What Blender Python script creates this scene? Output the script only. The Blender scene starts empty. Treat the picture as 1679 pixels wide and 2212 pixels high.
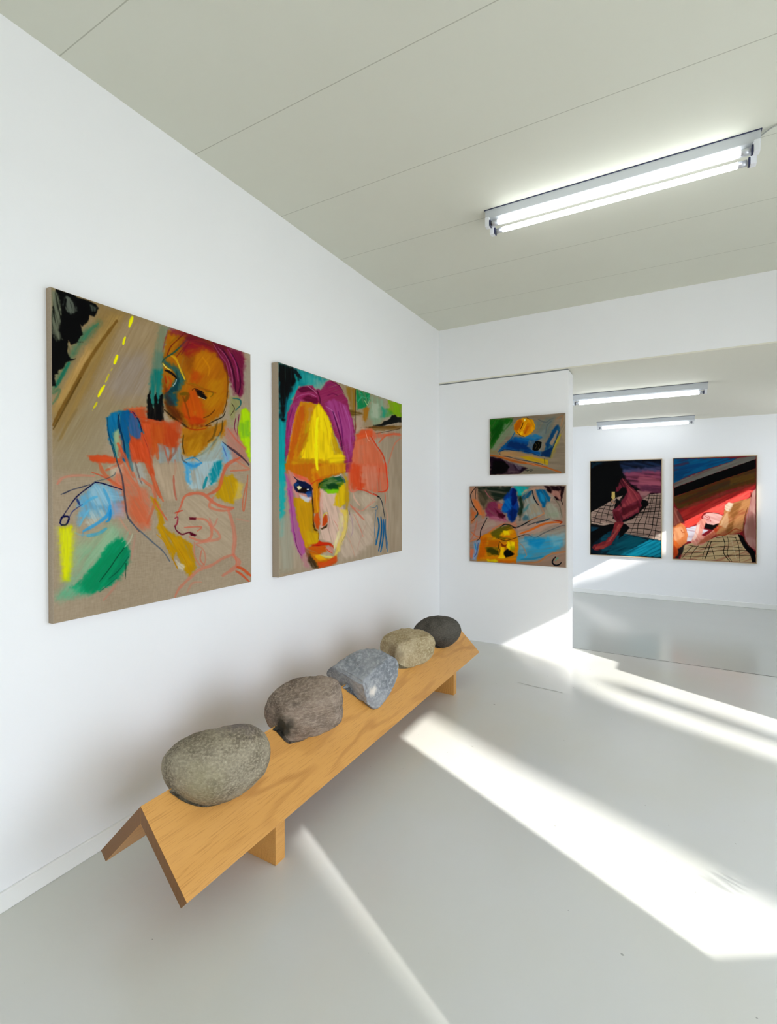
import bpy, bmesh, math
import numpy as np
from mathutils import Vector, Matrix, noise

# ---------------------------------------------------------------- camera, sky, sun, exposure
SC = bpy.context.scene
COL = SC.collection
F, YAW, PITCH, ROLL, CX, CY = 1053.59, 0.5134, 0.0079, -0.0023, 840.31, 1076.64   # in pixels of the 1679x2212 frame
EYE = Vector((0, 0, 1.40))
_c, _s = math.cos, math.sin
fw = Vector((-_s(YAW) * _c(PITCH), _c(YAW) * _c(PITCH), -_s(PITCH)))
rt0 = Vector((_c(YAW), _s(YAW), 0))
up0 = rt0.cross(fw)
rt = _c(ROLL) * rt0 + _s(ROLL) * up0
up = -_s(ROLL) * rt0 + _c(ROLL) * up0
cam = bpy.data.objects.new('camera', bpy.data.cameras.new('camera'))
COL.objects.link(cam)
cam.matrix_world = Matrix(((rt.x, up.x, -fw.x, EYE.x), (rt.y, up.y, -fw.y, EYE.y), (rt.z, up.z, -fw.z, EYE.z), (0, 0, 0, 1)))
cam.data.sensor_fit = 'HORIZONTAL'
cam.data.sensor_width = 36
cam.data.lens = F / 1679 * 36
cam.data.shift_x = (839.5 - CX) / 1679
cam.data.shift_y = (CY - 1106) / 1679
cam.data.clip_start = 0.02
SC.camera = cam

SC.view_settings.view_transform = 'Standard'
SC.view_settings.look = 'None'
SC.view_settings.gamma = 1
SC.view_settings.use_curve_mapping = False
SC.view_settings.exposure = 0.0
try:
    SC.cycles.use_denoising = True
    SC.cycles.max_bounces = 14
    SC.cycles.diffuse_bounces = 9
    SC.cycles.sample_clamp_indirect = 4
    SC.cycles.caustics_reflective = False
except Exception:
    pass

SKY = 6.5
SUN = 8.2
TUBE = 6.5
world = bpy.data.worlds.new('sky')
SC.world = world
world.use_nodes = True
bg = world.node_tree.nodes['Background']
bg.inputs[0].default_value = (0.80, 0.875, 1.0, 1)
bg.inputs[1].default_value = SKY

SUND = Vector((-1, 0.50, -0.62)).normalized()
sun = bpy.data.objects.new('sun', bpy.data.lights.new('sun', 'SUN'))
COL.objects.link(sun)
sun.rotation_euler = SUND.to_track_quat('-Z', 'Y').to_euler()
sun.location = (12, -5, 9)
sun.data.energy = SUN
sun.data.angle = math.radians(0.53)
sun.data.color = (1.0, 0.97, 0.94)

XR = 2.2      # inner face of the window wall, out of the frame on the right
def portal(name, y0, y1, z0, z1):
    L = bpy.data.lights.new(name, 'AREA')
    L.shape = 'RECTANGLE'
    L.size = y1 - y0; L.size_y = z1 - z0
    L.cycles.is_portal = True
    o = bpy.data.objects.new(name, L)
    COL.objects.link(o)
    # local -Z looks into the room (-X); local X runs along world Y
    o.matrix_world = Matrix(((0, 0, 1, XR + 0.16), (-1, 0, 0, (y0 + y1) / 2), (0, -1, 0, (z0 + z1) / 2), (0, 0, 0, 1))) 
    return o
portal('window_portal', 0.635, 3.2, 0.05, 2.275)
portal('window_portal', -2.4, -0.145, 0.05, 2.275)
portal('window_portal', 6.4, 7.86, 1.35, 2.29)

# ---------------------------------------------------------------- helpers
def px_ray(u, v):
    return ((u - CX) / F * rt - (v - CY) / F * up + fw)

def mat(name, color, rough=0.6, spec=0.4):
    m = bpy.data.materials.new(name)
    m.use_nodes = True
    b = m.node_tree.nodes['Principled BSDF']
    b.inputs['Base Color'].default_value = (*color, 1)
    b.inputs['Roughness'].default_value = rough
    b.inputs['Specular IOR Level'].default_value = spec
    return m

def lin(h):
    c = [int(h[i:i + 2], 16) / 255 for i in (0, 2, 4)]
    return tuple(x / 12.92 if x <= 0.04045 else ((x + 0.055) / 1.055) ** 2.4 for x in c)

class N:
    """tiny node builder"""
    def __init__(s, m):
        s.m = m; s.t = m.node_tree; s.b = s.t.nodes['Principled BSDF']
    def add(s, kind, **kw):
        n = s.t.nodes.new(kind)
        for k, v in kw.items():
            if k[0] == '_':
                n.inputs[k[1:].replace('_', ' ')].default_value = v
            else:
                setattr(n, k, v)
        return n
    def link(s, a, b):
        s.t.links.new(a, b)
    def coord(s, scale=(1, 1, 1), rot=(0, 0, 0), loc=(0, 0, 0)):
        tc = s.add('ShaderNodeTexCoord')
        mp = s.add('ShaderNodeMapping')
        mp.inputs['Scale'].default_value = scale
        mp.inputs['Rotation'].default_value = rot
        mp.inputs['Location'].default_value = loc
        s.link(tc.outputs['Object'], mp.inputs['Vector'])
        return mp.outputs['Vector']
    def noise(s, vec, scale, detail=4, rough=0.55, dist=0.0):
        n = s.add('ShaderNodeTexNoise')
        n.inputs['Scale'].default_value = scale
        n.inputs['Detail'].default_value = detail
        n.inputs['Roughness'].default_value = rough
        n.inputs['Distortion'].default_value = dist
        s.link(vec, n.inputs['Vector'])
        return n.outputs['Fac']
    def ramp(s, fac, stops):
        r = s.add('ShaderNodeValToRGB')
        e = r.color_ramp.elements
        while len(e) < len(stops):
            e.new(0.5)
        for k, (p, c) in enumerate(stops):
            e[k].position = p
            e[k].color = (*c, 1) if len(c) == 3 else c
        s.link(fac, r.inputs['Fac'])
        return r.outputs['Color']
    def mix(s, fac, a, b, mode='MIX'):
        n = s.add('ShaderNodeMix', data_type='RGBA', blend_type=mode)
        for sock, v in ((n.inputs[0], fac), (n.inputs[6], a), (n.inputs[7], b)):
            if hasattr(v, 'is_linked'):
                s.link(v, sock)
            elif isinstance(v, (int, float)):
                sock.default_value = v
            else:
                sock.default_value = (*v, 1)
        return n.outputs[2]
    def bump(s, h, strength=0.2, dist=0.01):
        n = s.add('ShaderNodeBump')
        n.inputs['Strength'].default_value = strength
        n.inputs['Distance'].default_value = dist
        s.link(h, n.inputs['Height'])
        s.link(n.outputs['Normal'], s.b.inputs['Normal'])

def mesh_obj(name, verts, faces, m=None, parent=None, smooth=False, mats=None, idx=None):
    me = bpy.data.meshes.new(name)
    me.from_pydata([tuple(v) for v in verts], [], faces)
    for mm in (mats or ([m] if m else [])):
        me.materials.append(mm)
    if idx:
        me.polygons.foreach_set('material_index', idx)
    if smooth:
        me.polygons.foreach_set('use_smooth', [True] * len(me.polygons))
    me.update()
    o = bpy.data.objects.new(name, me)
    COL.objects.link(o)
    if parent:
        o.parent = parent
    return o

def bm_obj(name, bm, m, parent=None, smooth=False):
    bmesh.ops.recalc_face_normals(bm, faces=bm.faces)
    me = bpy.data.meshes.new(name)
    bm.to_mesh(me); bm.free()
    me.materials.append(m)
    if smooth:
        me.polygons.foreach_set('use_smooth', [True] * len(me.polygons))
    o = bpy.data.objects.new(name, me)
    COL.objects.link(o)
    if parent:
        o.parent = parent
    return o

def add_box(bm, x0, x1, y0, y1, z0, z1, bevel=0.0, seg=2):
    vs = [bm.verts.new(p) for p in ((x0, y0, z0), (x1, y0, z0), (x1, y1, z0), (x0, y1, z0), (x0, y0, z1), (x1, y0, z1), (x1, y1, z1), (x0, y1, z1))]
    fs = [bm.faces.new([vs[i] for i in q]) for q in ((0, 3, 2, 1), (4, 5, 6, 7), (0, 1, 5, 4), (1, 2, 6, 5), (2, 3, 7, 6), (3, 0, 4, 7))]
    if bevel:
        es = {e for f in fs for e in f.edges}
        bmesh.ops.bevel(bm, geom=list(es), offset=bevel, segments=seg, profile=0.5, affect='EDGES')

def box(name, m, *b, bevel=0.0, parent=None):
    bm = bmesh.new()
    add_box(bm, *b, bevel=bevel)
    return bm_obj(name, bm, m, parent)

def prism(name, m, prof, y0, y1, bevel=0.0, parent=None, axis='y'):
    """profile in (x, z) extruded along y (or (y, z) along x)"""
    bm = bmesh.new()
    mk = (lambda a, b, t: (a, t, b)) if axis == 'y' else (lambda a, b, t: (t, a, b))
    A = [bm.verts.new(mk(a, b, y0)) for a, b in prof]
    B = [bm.verts.new(mk(a, b, y1)) for a, b in prof]
    n = len(prof)
    bm.faces.new(A); bm.faces.new(B[::-1])
    for i in range(n):
        bm.faces.new((A[i], B[i], B[(i + 1) % n], A[(i + 1) % n]))
    if bevel:
        bmesh.ops.bevel(bm, geom=list(bm.edges), offset=bevel, segments=2, profile=0.5, affect='EDGES')
    return bm_obj(name, bm, m, parent)

def cyl(bm, p0, p1, r, seg=24, r2=None):
    p0, p1 = Vector(p0), Vector(p1)
    q = (p1 - p0).to_track_quat('Z', 'Y')
    rings = []
    for p, rr in ((p0, r), (p1, r if r2 is None else r2)):
        rings.append([bm.verts.new(p + q @ Vector((rr * math.cos(2 * math.pi * k / seg), rr * math.sin(2 * math.pi * k / seg), 0))) for k in range(seg)])
    for k in range(seg):
        bm.faces.new((rings[0][k], rings[0][(k + 1) % seg], rings[1][(k + 1) % seg], rings[1][k]))
    bm.faces.new(rings[0][::-1]); bm.faces.new(rings[1])

def empty(name, loc, label, cat, group=None):
    o = bpy.data.objects.new(name, None)
    o.empty_display_size = 0.1
    o.location = loc
    COL.objects.link(o)
    tag(o, label, cat, group)
    return o

def tag(o, label, cat, group=None):
    o['label'] = label; o['category'] = cat
    if group:
        o['group'] = group
    return o

def struct(o):
    o['kind'] = 'structure'
    return o

def settle(root):
    """children were modelled in world coordinates: hang them under the root without moving them"""
    for ch in root.children:
        ch.matrix_parent_inverse = Matrix.Translation(-root.location)
# ---------------------------------------------------------------- materials of the room
WALL = mat('white wall paint', lin('f0f1f3'), 0.62, 0.3)
n = N(WALL); v = n.coord()
n.bump(n.noise(v, 60, 5), 0.06, 0.004)
n.link(n.mix(n.noise(v, 1.3, 3), lin('eff0f2'), lin('f3f3f4')), n.b.inputs['Base Color'])

SKIRT = mat('white skirting paint', lin('f0f0ee'), 0.4, 0.45)

CEIL = mat('ceiling board paint', lin('dcdccf'), 0.75, 0.25)
n = N(CEIL)
tc = n.add('ShaderNodeTexCoord'); sp = n.add('ShaderNodeSeparateXYZ'); n.link(tc.outputs['Object'], sp.inputs[0])
def m_(op, a, b=None, nn=None):
    x = nn.add('ShaderNodeMath', operation=op)
    for i, val in enumerate((a, b)):
        if val is None: continue
        if hasattr(val, 'is_linked'): nn.link(val, x.inputs[i])
        else: x.inputs[i].default_value = val
    return x.outputs[0]
fr = m_('FRACT', m_('DIVIDE', m_('SUBTRACT', sp.outputs['Y'], 0.98 - 0.5964 * 10, n), 0.5964, n), None, n)
d = m_('MINIMUM', fr, m_('SUBTRACT', 1.0, fr, n), n)
seam = m_('LESS_THAN', d, 0.0034, n)
n.link(n.mix(seam, n.mix(n.noise(n.coord(), 2.2, 4), lin('d2d2c4'), lin('d7d8cb')), lin('b3b3a4')), n.b.inputs['Base Color'])
n.bump(m_('MULTIPLY', seam, -1.0, n), 0.4, 0.003)

CEIL2 = mat('ceiling paint of the back room', lin('e4e1d3'), 0.75, 0.25)
FLOOR = mat('grey painted concrete floor', lin('bcbdb8'), 0.3, 0.5)
n = N(FLOOR); v = n.coord()
big = n.noise(v, 0.9, 3)
c1 = n.mix(n.ramp(big, [(0.40, (0, 0, 0)), (0.60, (1, 1, 1))]), lin('d1d2cf'), lin('d0d0c8'))
speck = n.ramp(n.noise(v, 34, 2), [(0.225, (.6, .6, .6)), (0.24, (0, 0, 0))])
n.link(n.mix(speck, c1, lin('777a74')), n.b.inputs['Base Color'])
n.link(n.ramp(n.noise(n.coord((1, 2.5, 1)), 3.2, 5), [(0.3, (0.20,) * 3), (0.75, (0.25,) * 3)]), n.b.inputs['Roughness'])
n.bump(n.noise(v, 9, 5), 0.03, 0.003)

FLOOR2 = mat('grey painted floor of the back room', lin('b2b6b4'), 0.28, 0.5)
n = N(FLOOR2); v = n.coord((0.5, 1, 1))
n.link(n.mix(n.noise(v, 2, 4), lin('bec1bc'), lin('c6c8c3')), n.b.inputs['Base Color'])
n.b.inputs['Roughness'].default_value = .19
CRACK = mat('dark floor joint', lin('5c5d58'), 0.8, 0.2)
GAP = mat('dark shadow gap', lin('8f9396'), 0.8, 0.2)
OUT = mat('sun blocker surface', lin('d8d4cc'), 0.9, 0.2)
PAVE = mat('outdoor paving', lin('bfbdb6'), 0.9, 0.2)

# ---------------------------------------------------------------- room shell
XL, YB, YB2, YF, HC, HC2, ZF2 = -1.94, 4.453, 4.690, 8.40, 3.015, 2.49, -0.19
YN = -5.0          # wall behind the camera
struct(box('floor', FLOOR, XL - .2, XR + .3, YN - .2, YB2, -0.30, 0.0))
struct(box('floor_back_room', FLOOR2, XL - 1.2, XR + .3, YB2, YF + .2, ZF2 - .2, ZF2))
struct(box('ceiling', CEIL, XL - .2, XR + .3, YN - .2, YB2, HC, HC + .2))
struct(box('ceiling_back_room', CEIL2, XL - 1.2, XR + .3, YB2, YF + .2, HC2, HC2 + .2))
struct(box('wall_left', WALL, XL - .2, XL, YN - .2, YB2, 0.0, HC))
struct(box('wall_near', WALL, XL, XR + .3, YN - .2, YN, 0.0, HC))
struct(box('wall_back', WALL, XL, -0.722, YB + .005, YB2, 0.0, 2.478))        # partition with the two small canvases
struct(box('wall_beam', WALL, XL, XR, YB, YB2, HC2 + .012, HC))
struct(box('ceiling_opening', CEIL2, XL, XR, YB + .0015, YB2, HC2, HC2 + .012))
struct(box('trim_beam_gap', GAP, XL, -0.728, YB + .012, YB2 - .01, 2.478, HC2))
struct(box('wall_far', WALL, XL - 1.0, XR + .3, YF, YF + .2, ZF2, HC2))
struct(box('wall_left_back_room', WALL, XL - 1.2, XL - 1.0, YB2, YF + .2, ZF2, HC2))

def holed_wall(name, y0, y1, z0, z1, holes):
    """wall at x = XR .. XR+.3 with rectangular openings (y0, y1, z0, z1)"""
    ys = sorted({y0, y1, *[h[0] for h in holes], *[h[1] for h in holes]})
    zs = sorted({z0, z1, *[h[2] for h in holes], *[h[3] for h in holes]})
    bm = bmesh.new()
    for a, b in zip(ys, ys[1:]):
        for c, e in zip(zs, zs[1:]):
            if not any(h[0] <= (a + b) / 2 <= h[1] and h[2] <= (c + e) / 2 <= h[3] for h in holes):
                add_box(bm, XR, XR + .16, a, b, c, e)
    bmesh.ops.remove_doubles(bm, verts=bm.verts, dist=1e-5)
    return struct(bm_obj(name, bm, WALL))
holed_wall('wall_right', YN - .2, YB2, 0.0, HC, [(0.635, 3.01, 0.05, 2.275), (3.01, 3.20, 1.57, 2.275), (-2.4, -0.145, 0.05, 2.275)])
holed_wall('wall_right_back_room', YB2, YF + .2, ZF2, HC2, [(6.4, 7.86, 1.35, 2.29)])

struct(box('baseboard_left', SKIRT, XL, XL + .012, YN, YB, 0.0, 0.068, bevel=0.003))
struct(box('baseboard_far', SKIRT, XL - 1.0, XR, YF - .016, YF, ZF2, ZF2 + .068, bevel=0.004))

def ribbon(name, m, pts, w, z):
    """thin line lying on a floor"""
    vs, fs = [], []
    for i, (x, y) in enumerate(pts):
        a = Vector(pts[max(i - 1, 0)]); b = Vector(pts[min(i + 1, len(pts) - 1)])
        t = (b - a).normalized(); nn = Vector((-t.y, t.x)) * w / 2
        vs += [(x + nn.x, y + nn.y, z), (x - nn.x, y - nn.y, z)]
        if i: fs.append((2 * i - 2, 2 * i - 1, 2 * i + 1, 2 * i))
    return mesh_obj(name, vs, fs, m)
FADE = mat('faint floor joint', lin('a4a59e'), 0.7, 0.2)
struct(ribbon('trim_floor_joint', FADE, [(-0.95, 3.62), (-0.8, 3.60), (-0.62, 3.585)], 0.006, 0.0008))
struct(ribbon('trim_threshold_joint', CRACK, [(-0.72 + .09 * k, YB2 - .008 + .0025 * math.sin(k * 1.7)) for k in range(33)], 0.007, 0.0008))

# unseen shapes added outside the windows to cut the low sun into stripes
def outside(yw, zw, s):
    return (yw - 0.50 * s, zw + 0.62 * s)
def outdoor(name, quad, s, label, cat, th=0.25):
    prof = [outside(a, b, s) for a, b in quad]
    return tag(prism(name, OUT, prof, XR + s, XR + s + th, axis='x'), label, cat)
S8 = 13.0
def ground(z):   # sun-plane height that maps back to the ground at distance S8
    return z - 0.62 * S8
outdoor('sun_blocker_tower', [(1.14, ground(-.3)), (2.36, ground(-.3)), (2.28, 1.05), (2.20, 1.70), (2.32, 1.86), (2.58, 1.97), (2.60, 2.6), (1.05, 2.6), (1.06, 1.8), (1.11, 1.46), (1.13, 1.15)], S8,
        'unseen tapering blocker added outside, shaped to part the sun into stripes', 'sun blocker')
outdoor('sun_blocker_pole', [(2.80, ground(-.3)), (2.94, ground(-.3)), (2.70, 1.6), (2.58, 1.6)], S8,
        'unseen slim pole added outside to throw a dark line in the sun', 'pole', 0.1)
outdoor('sun_blocker_near', [(-1.35, ground(-.3)), (0.24, ground(-.3)), (-0.18, 1.1), (-0.30, 2.4), (-1.35, 2.4)], S8,
        'unseen blocker added outside to narrow the sun from the near window', 'house')
outdoor('sun_blocker_back', [(5.4, ground(-.3)), (9, ground(-.3)), (9, 1.70), (7.7, 1.82), (6.9, 2.0), (6.7, 2.12), (5.4, 2.3)], S8,
        'unseen long blocker added outside to trim the sun from the back room window', 'wall')
sl = tag(prism('sun_blocker_slope', OUT, [(-.2, -.3), (1.9, -.3), (1.9, .735), (-.2, 1.895)], XR + .30, XR + .36, axis='x'),
         'unseen sloping blocker added outside to cut the end off a sun stripe', 'parapet')  # added blocker, shaped to end the main sun stripe
struct(box('ground_outside', PAVE, XR + .2, 40, -30, 40, -.5, -.3))

# vinyl letters on the window, whose shadow falls on the sunlit floor
def letter_strokes():
    out = []
    for st in ([(1040,738),(1150,795),(1270,862)], [(1105,740),(1190,800),(1270,862)], [(1160,728),(1250,790),(1335,858)], [(1175,730),(1270,780),(1370,838)], [(1270,715),(1240,738),(1340,790),(1440,832),(1470,822),(1400,780)]):
        pts = []
        for x, y in st:
            r = px_ray(1240 + x / 3.825, 1700 + y / 3.825)
            f = EYE + r * (-EYE.z / r.z)
            k = (XR + .13 - f.x)
            pts.append((f.y - .50 * k, .62 * k))
        out.append(pts)
    return out
bm = bmesh.new()
for pts in letter_strokes():
    for (a, b), (c, e) in zip(pts, pts[1:]):
        t = Vector((c - a, e - b)).normalized() * .004; nn = Vector((-t.y, t.x)) * .9
        A = [bm.verts.new((XR + .13, y, z)) for y, z in ((a - t.x + nn.x, b - t.y + nn.y), (a - t.x - nn.x, b - t.y - nn.y), (c + t.x - nn.x, e + t.y - nn.y), (c + t.x + nn.x, e + t.y + nn.y))]
        B = [bm.verts.new(v.co + Vector((.002, 0, 0))) for v in A]
        bm.faces.new(A); bm.faces.new(B[::-1])
        for k in range(4): bm.faces.new((A[k], B[k], B[(k + 1) % 4], A[(k + 1) % 4]))
VINYL = mat('grey vinyl lettering', lin('55585a'), .6, .3)
tag(bm_obj('window_lettering', bm, VINYL), 'grey vinyl letters stuck on the right-hand window', 'lettering')
# ---------------------------------------------------------------- fluorescent lamps
METAL = mat('white enamelled steel', lin('c3c7cb'), 0.35, 0.5)
CAPW = mat('white plastic lamp holder', lin('e4e6ea'), 0.4, 0.5)
BAND = mat('dark blue clip and shadow strip', lin('20264a'), 0.4, 0.5)
ALU = mat('aluminium tube cap', lin('c9ccd2'), 0.3, 0.5)
ALU.node_tree.nodes['Principled BSDF'].inputs['Metallic'].default_value = 0.6
GLOW = mat('lit fluorescent tube', (1, 1, 1), 0.4, 0.5)
gb = GLOW.node_tree.nodes['Principled BSDF']
gb.inputs['Emission Color'].default_value = (0.93, 0.97, 1.0, 1)
gb.inputs['Emission Strength'].default_value = TUBE
WIRE = mat('grey lamp cable', lin('a9aaa6'), 0.6, 0.3)

def batten(x0, x1, y, zc, tubes, label, hw=0.035, hh=0.055, drop=0.0, tr=.0145):
    root = empty('fluorescent_lamp', ((x0 + x1) / 2, y, zc), label, 'ceiling lamp', 'fluorescent batten lamps')
    z1 = zc - drop; z0 = z1 - hh
    # housing: folded channel with slightly inset rim
    prof = [(y - hw, z1), (y - hw, z0 + .012), (y - hw + .012, z0), (y + hw - .012, z0), (y + hw, z0 + .012), (y + hw, z1)]
    prism('housing', METAL, prof, x0, x1, bevel=0.0015, parent=root, axis='x')
    # dark strip standing in for the shadow line where batten meets ceiling
    box('shadow_strip', BAND, x0 - .004, x1 + .004, y - hw - .004, y + hw + .004, z1 - .0035, z1, parent=root)
    for ty, tz in tubes:
        bm = bmesh.new(); cyl(bm, (x0 + .075, ty, tz), (x1 - .075, ty, tz), tr, 28)
        t = bm_obj('tube', bm, GLOW, root, True)
        for sx, xe in ((1, x0), (-1, x1)):
            bm = bmesh.new(); cyl(bm, (xe + sx * .040, ty, tz), (xe + sx * .075, ty, tz), .0140, 28)
            bm_obj('tube_cap', bm, ALU, t, True)
            bm = bmesh.new()
            add_box(bm, min(xe + sx * .004, xe + sx * .028), max(xe + sx * .004, xe + sx * .028), ty - .018, ty + .018, tz - .018, z0 + .012, bevel=.003)
            hd = bm_obj('lamp_holder', bm, CAPW, root)
            bm = bmesh.new()
            add_box(bm, min(xe + sx * .028, xe + sx * .036), max(xe + sx * .028, xe + sx * .036), ty - .0165, ty + .0165, tz - .0165, tz + .0165, bevel=.002)
            bm_obj('holder_clip', bm, BAND, hd)
    settle(root)
    return root
batten(-0.889, 0.372, 2.745, HC, [(2.700, HC - .085), (2.792, HC - .085)],
       'long white two-tube fluorescent batten on the front room ceiling', hw=.045, hh=.062)
batten(-0.885, 0.372, 5.70, HC2, [(5.70, HC2 - .092)], 'single-tube fluorescent batten on the back room ceiling, nearer the opening', hw=.032, hh=.066, tr=.018)
batten(-0.885, 0.372, 8.02, HC2, [(8.02, HC2 - .092)], 'single-tube fluorescent batten on the back room ceiling, nearest the far wall', hw=.032, hh=.066, tr=.018)

def cable(pts, r=.003):
    bm = bmesh.new()
    P = [Vector(p) for p in pts]; fine = []
    for i in range(len(P) - 1):
        a0, a1, a2, a3 = P[max(i - 1, 0)], P[i], P[i + 1], P[min(i + 2, len(P) - 1)]
        for k in range(6):
            u = k / 6
            fine.append(.5 * ((2 * a1) + (a2 - a0) * u + (2 * a0 - 5 * a1 + 4 * a2 - a3) * u * u + (3 * a1 - a0 - 3 * a2 + a3) * u ** 3))
    fine.append(P[-1]); rings = []
    for i, p in enumerate(fine):
        q = (fine[min(i + 1, len(fine) - 1)] - fine[max(i - 1, 0)]).to_track_quat('Z', 'Y')
        rings.append([bm.verts.new(p + q @ Vector((r * math.cos(k * math.pi / 4), r * math.sin(k * math.pi / 4), 0))) for k in range(8)])
    for A, B in zip(rings, rings[1:]):
        for k in range(8): bm.faces.new((A[k], A[(k + 1) % 8], B[(k + 1) % 8], B[k]))
    return tag(bm_obj('lamp_cable', bm, WIRE, None, True), 'thin grey cable running along the ceiling from the two-tube lamp', 'cable')
cable([(0.376, 2.735, HC - .012), (0.43, 2.70, HC - .006), (0.55, 2.71, HC - .004), (0.9, 2.69, HC - .004), (2.19, 2.69, HC - .004)])
# ---------------------------------------------------------------- oak bench, an upturned V on two board legs
def oak(name, ang, tint=1.0, end=False):
    m = mat(name, lin('cd9245'), 0.42, 0.4)
    n = N(m)
    v = n.coord((1, 0.07, 1), (0, ang, 0))
    # cathedral grain: slope coordinate warped by long soft noise
    warp = n.noise(n.coord((1, 0.16, 1), (0, ang, 0)), 4.2, 3, 0.5, 0.2)
    sep = n.add('ShaderNodeSeparateXYZ')
    tcc = n.coord((1, 1, 1), (0, ang, 0)); n.link(tcc, sep.inputs[0])
    a = m_('ADD', m_('MULTIPLY', sep.outputs['X'], 62.0, n), m_('MULTIPLY', warp, 7.0, n), n)
    w = m_('SINE', m_('MULTIPLY', a, 6.2832, n), None, n)
    rings = n.ramp(m_('MULTIPLY_ADD', w, 0.5, n) if False else m_('ADD', m_('MULTIPLY', w, .5, n), .5, n), [(0.0, (0, 0, 0)), (0.70, (.05, .05, .05)), (1.0, (1, 1, 1))])
    fib = n.noise(n.coord((55, 1.6, 55), (0, ang, 0)), 6.0, 4, 0.65)
    pores = n.ramp(fib, [(0.36, (1, 1, 1)), (0.47, (0, 0, 0))])
    tone = n.noise(v, 7, 3)
    k = tint
    A, B, C_ = [tuple(x * k for x in lin(h)) for h in ('dca45b', 'cf9548', 'a06527')]
    c = n.mix(tone, A, B)
    gm = n.noise(n.coord((1, .5, 1), (0, ang, 0)), 5, 2)
    c = n.mix(m_('MULTIPLY', m_('MULTIPLY', rings, n.ramp(gm, [(0.35, (0, 0, 0)), (0.65, (1, 1, 1))]), n), .42, n), c, C_)
    c = n.mix(m_('MULTIPLY', pores, .42, n), c, tuple(x * k for x in lin('a56c2b')))
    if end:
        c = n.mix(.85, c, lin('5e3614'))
    n.link(c, n.b.inputs['Base Color'])
    n.bump(fib, 0.10, 0.002)
    return m
OAK_F = oak('oak with long grain', math.radians(45))
OAK_B = oak('oak with long grain, back board', math.radians(-45), .9)
OAK_L = oak('oak leg board', 0, .95)
OAK_E = oak('oiled oak end grain with painted shade', 0, .95, True)  # end grain, darkened further so the colour carries the shade on the ends
def shaded_end_grain(o):
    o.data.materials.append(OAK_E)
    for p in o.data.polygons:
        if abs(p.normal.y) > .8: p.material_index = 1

XRG, ZRG, Y0, Y1 = -1.465, 0.399, 0.966, 3.630
T2 = 0.040 * math.sqrt(2)
bench = empty('bench', (XRG, (Y0 + Y1) / 2, 0), 'long oak bench shaped like an upturned V, carrying five boulders by the white wall', 'bench')
W = 0.2225
q = 0.040 / math.sqrt(2)
fp = prism('seat_board', OAK_F, [(XRG, ZRG), (XRG + W, ZRG - W), (XRG + W - q, ZRG - W - q), (XRG, ZRG - T2)], Y0, Y1, bevel=.0012, parent=bench)
bp = prism('seat_board', OAK_B, [(XRG, ZRG), (XRG, ZRG - T2), (XRG - W + q, ZRG - W - q), (XRG - W, ZRG - W)], Y0, Y1, bevel=.0012, parent=bench)
HW = .193
zt = lambda x: ZRG - T2 - abs(x - XRG)
for a, b in ((1.381, 1.432), (3.170, 3.221)):
    prism('leg', OAK_L, [(XRG - HW, 0), (XRG + HW, 0), (XRG + HW, zt(XRG + HW)), (XRG, zt(XRG)), (XRG - HW, zt(XRG - HW))], a, b, bevel=.0012, parent=bench)
shaded_end_grain(fp); shaded_end_grain(bp)
settle(bench)
# ---------------------------------------------------------------- boulders, each cut to sit astride the ridge
def stone_mat(name, base, dark, light, sc=9.0, stretch=(1, 1, 1), rot=(0, 0, 0), speck=0.5, extra=None, bump=.45):
    m = mat(name, lin(base), 0.82, 0.25)
    n = N(m)
    v = n.coord(stretch, rot)
    big = n.noise(v, sc, 7, .6, .3)
    fine = n.noise(v, sc * 14, 5, .65)
    c = n.mix(n.ramp(big, [(0.40, (0, 0, 0)), (0.58, (1, 1, 1))]), lin(dark), lin(base))
    c = n.mix(n.ramp(fine, [(0.45, (0, 0, 0)), (0.78, (1, 1, 1))]), c, lin(light))
    c = n.mix(m_('MULTIPLY', n.ramp(fine, [(0.30, (1, 1, 1)), (0.37, (0, 0, 0))]), speck, n), c, tuple(x * .25 for x in lin(dark)))
    if extra:
        c = extra(n, c)
    n.link(c, n.b.inputs['Base Color'])
    h = n.mix(.55, fine, big)
    n.bump(h, bump, 0.006)
    return m

def spot(n, c, col, centre, r, soft=.5, strength=1.0):
    tc = n.add('ShaderNodeTexCoord')
    vm = n.add('ShaderNodeVectorMath', operation='DISTANCE')
    n.link(tc.outputs['Object'], vm.inputs[0]); vm.inputs[1].default_value = centre
    dd = m_('ADD', m_('DIVIDE', vm.outputs['Value'], r, n), m_('MULTIPLY', m_('SUBTRACT', n.noise(n.coord(), 26, 4), .5, n), 1.1, n), n)
    f = n.ramp(dd, [(1 - soft, (1, 1, 1)), (1.0, (0, 0, 0))])
    return n.mix(m_('MULTIPLY', f, strength, n), c, col)

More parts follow.
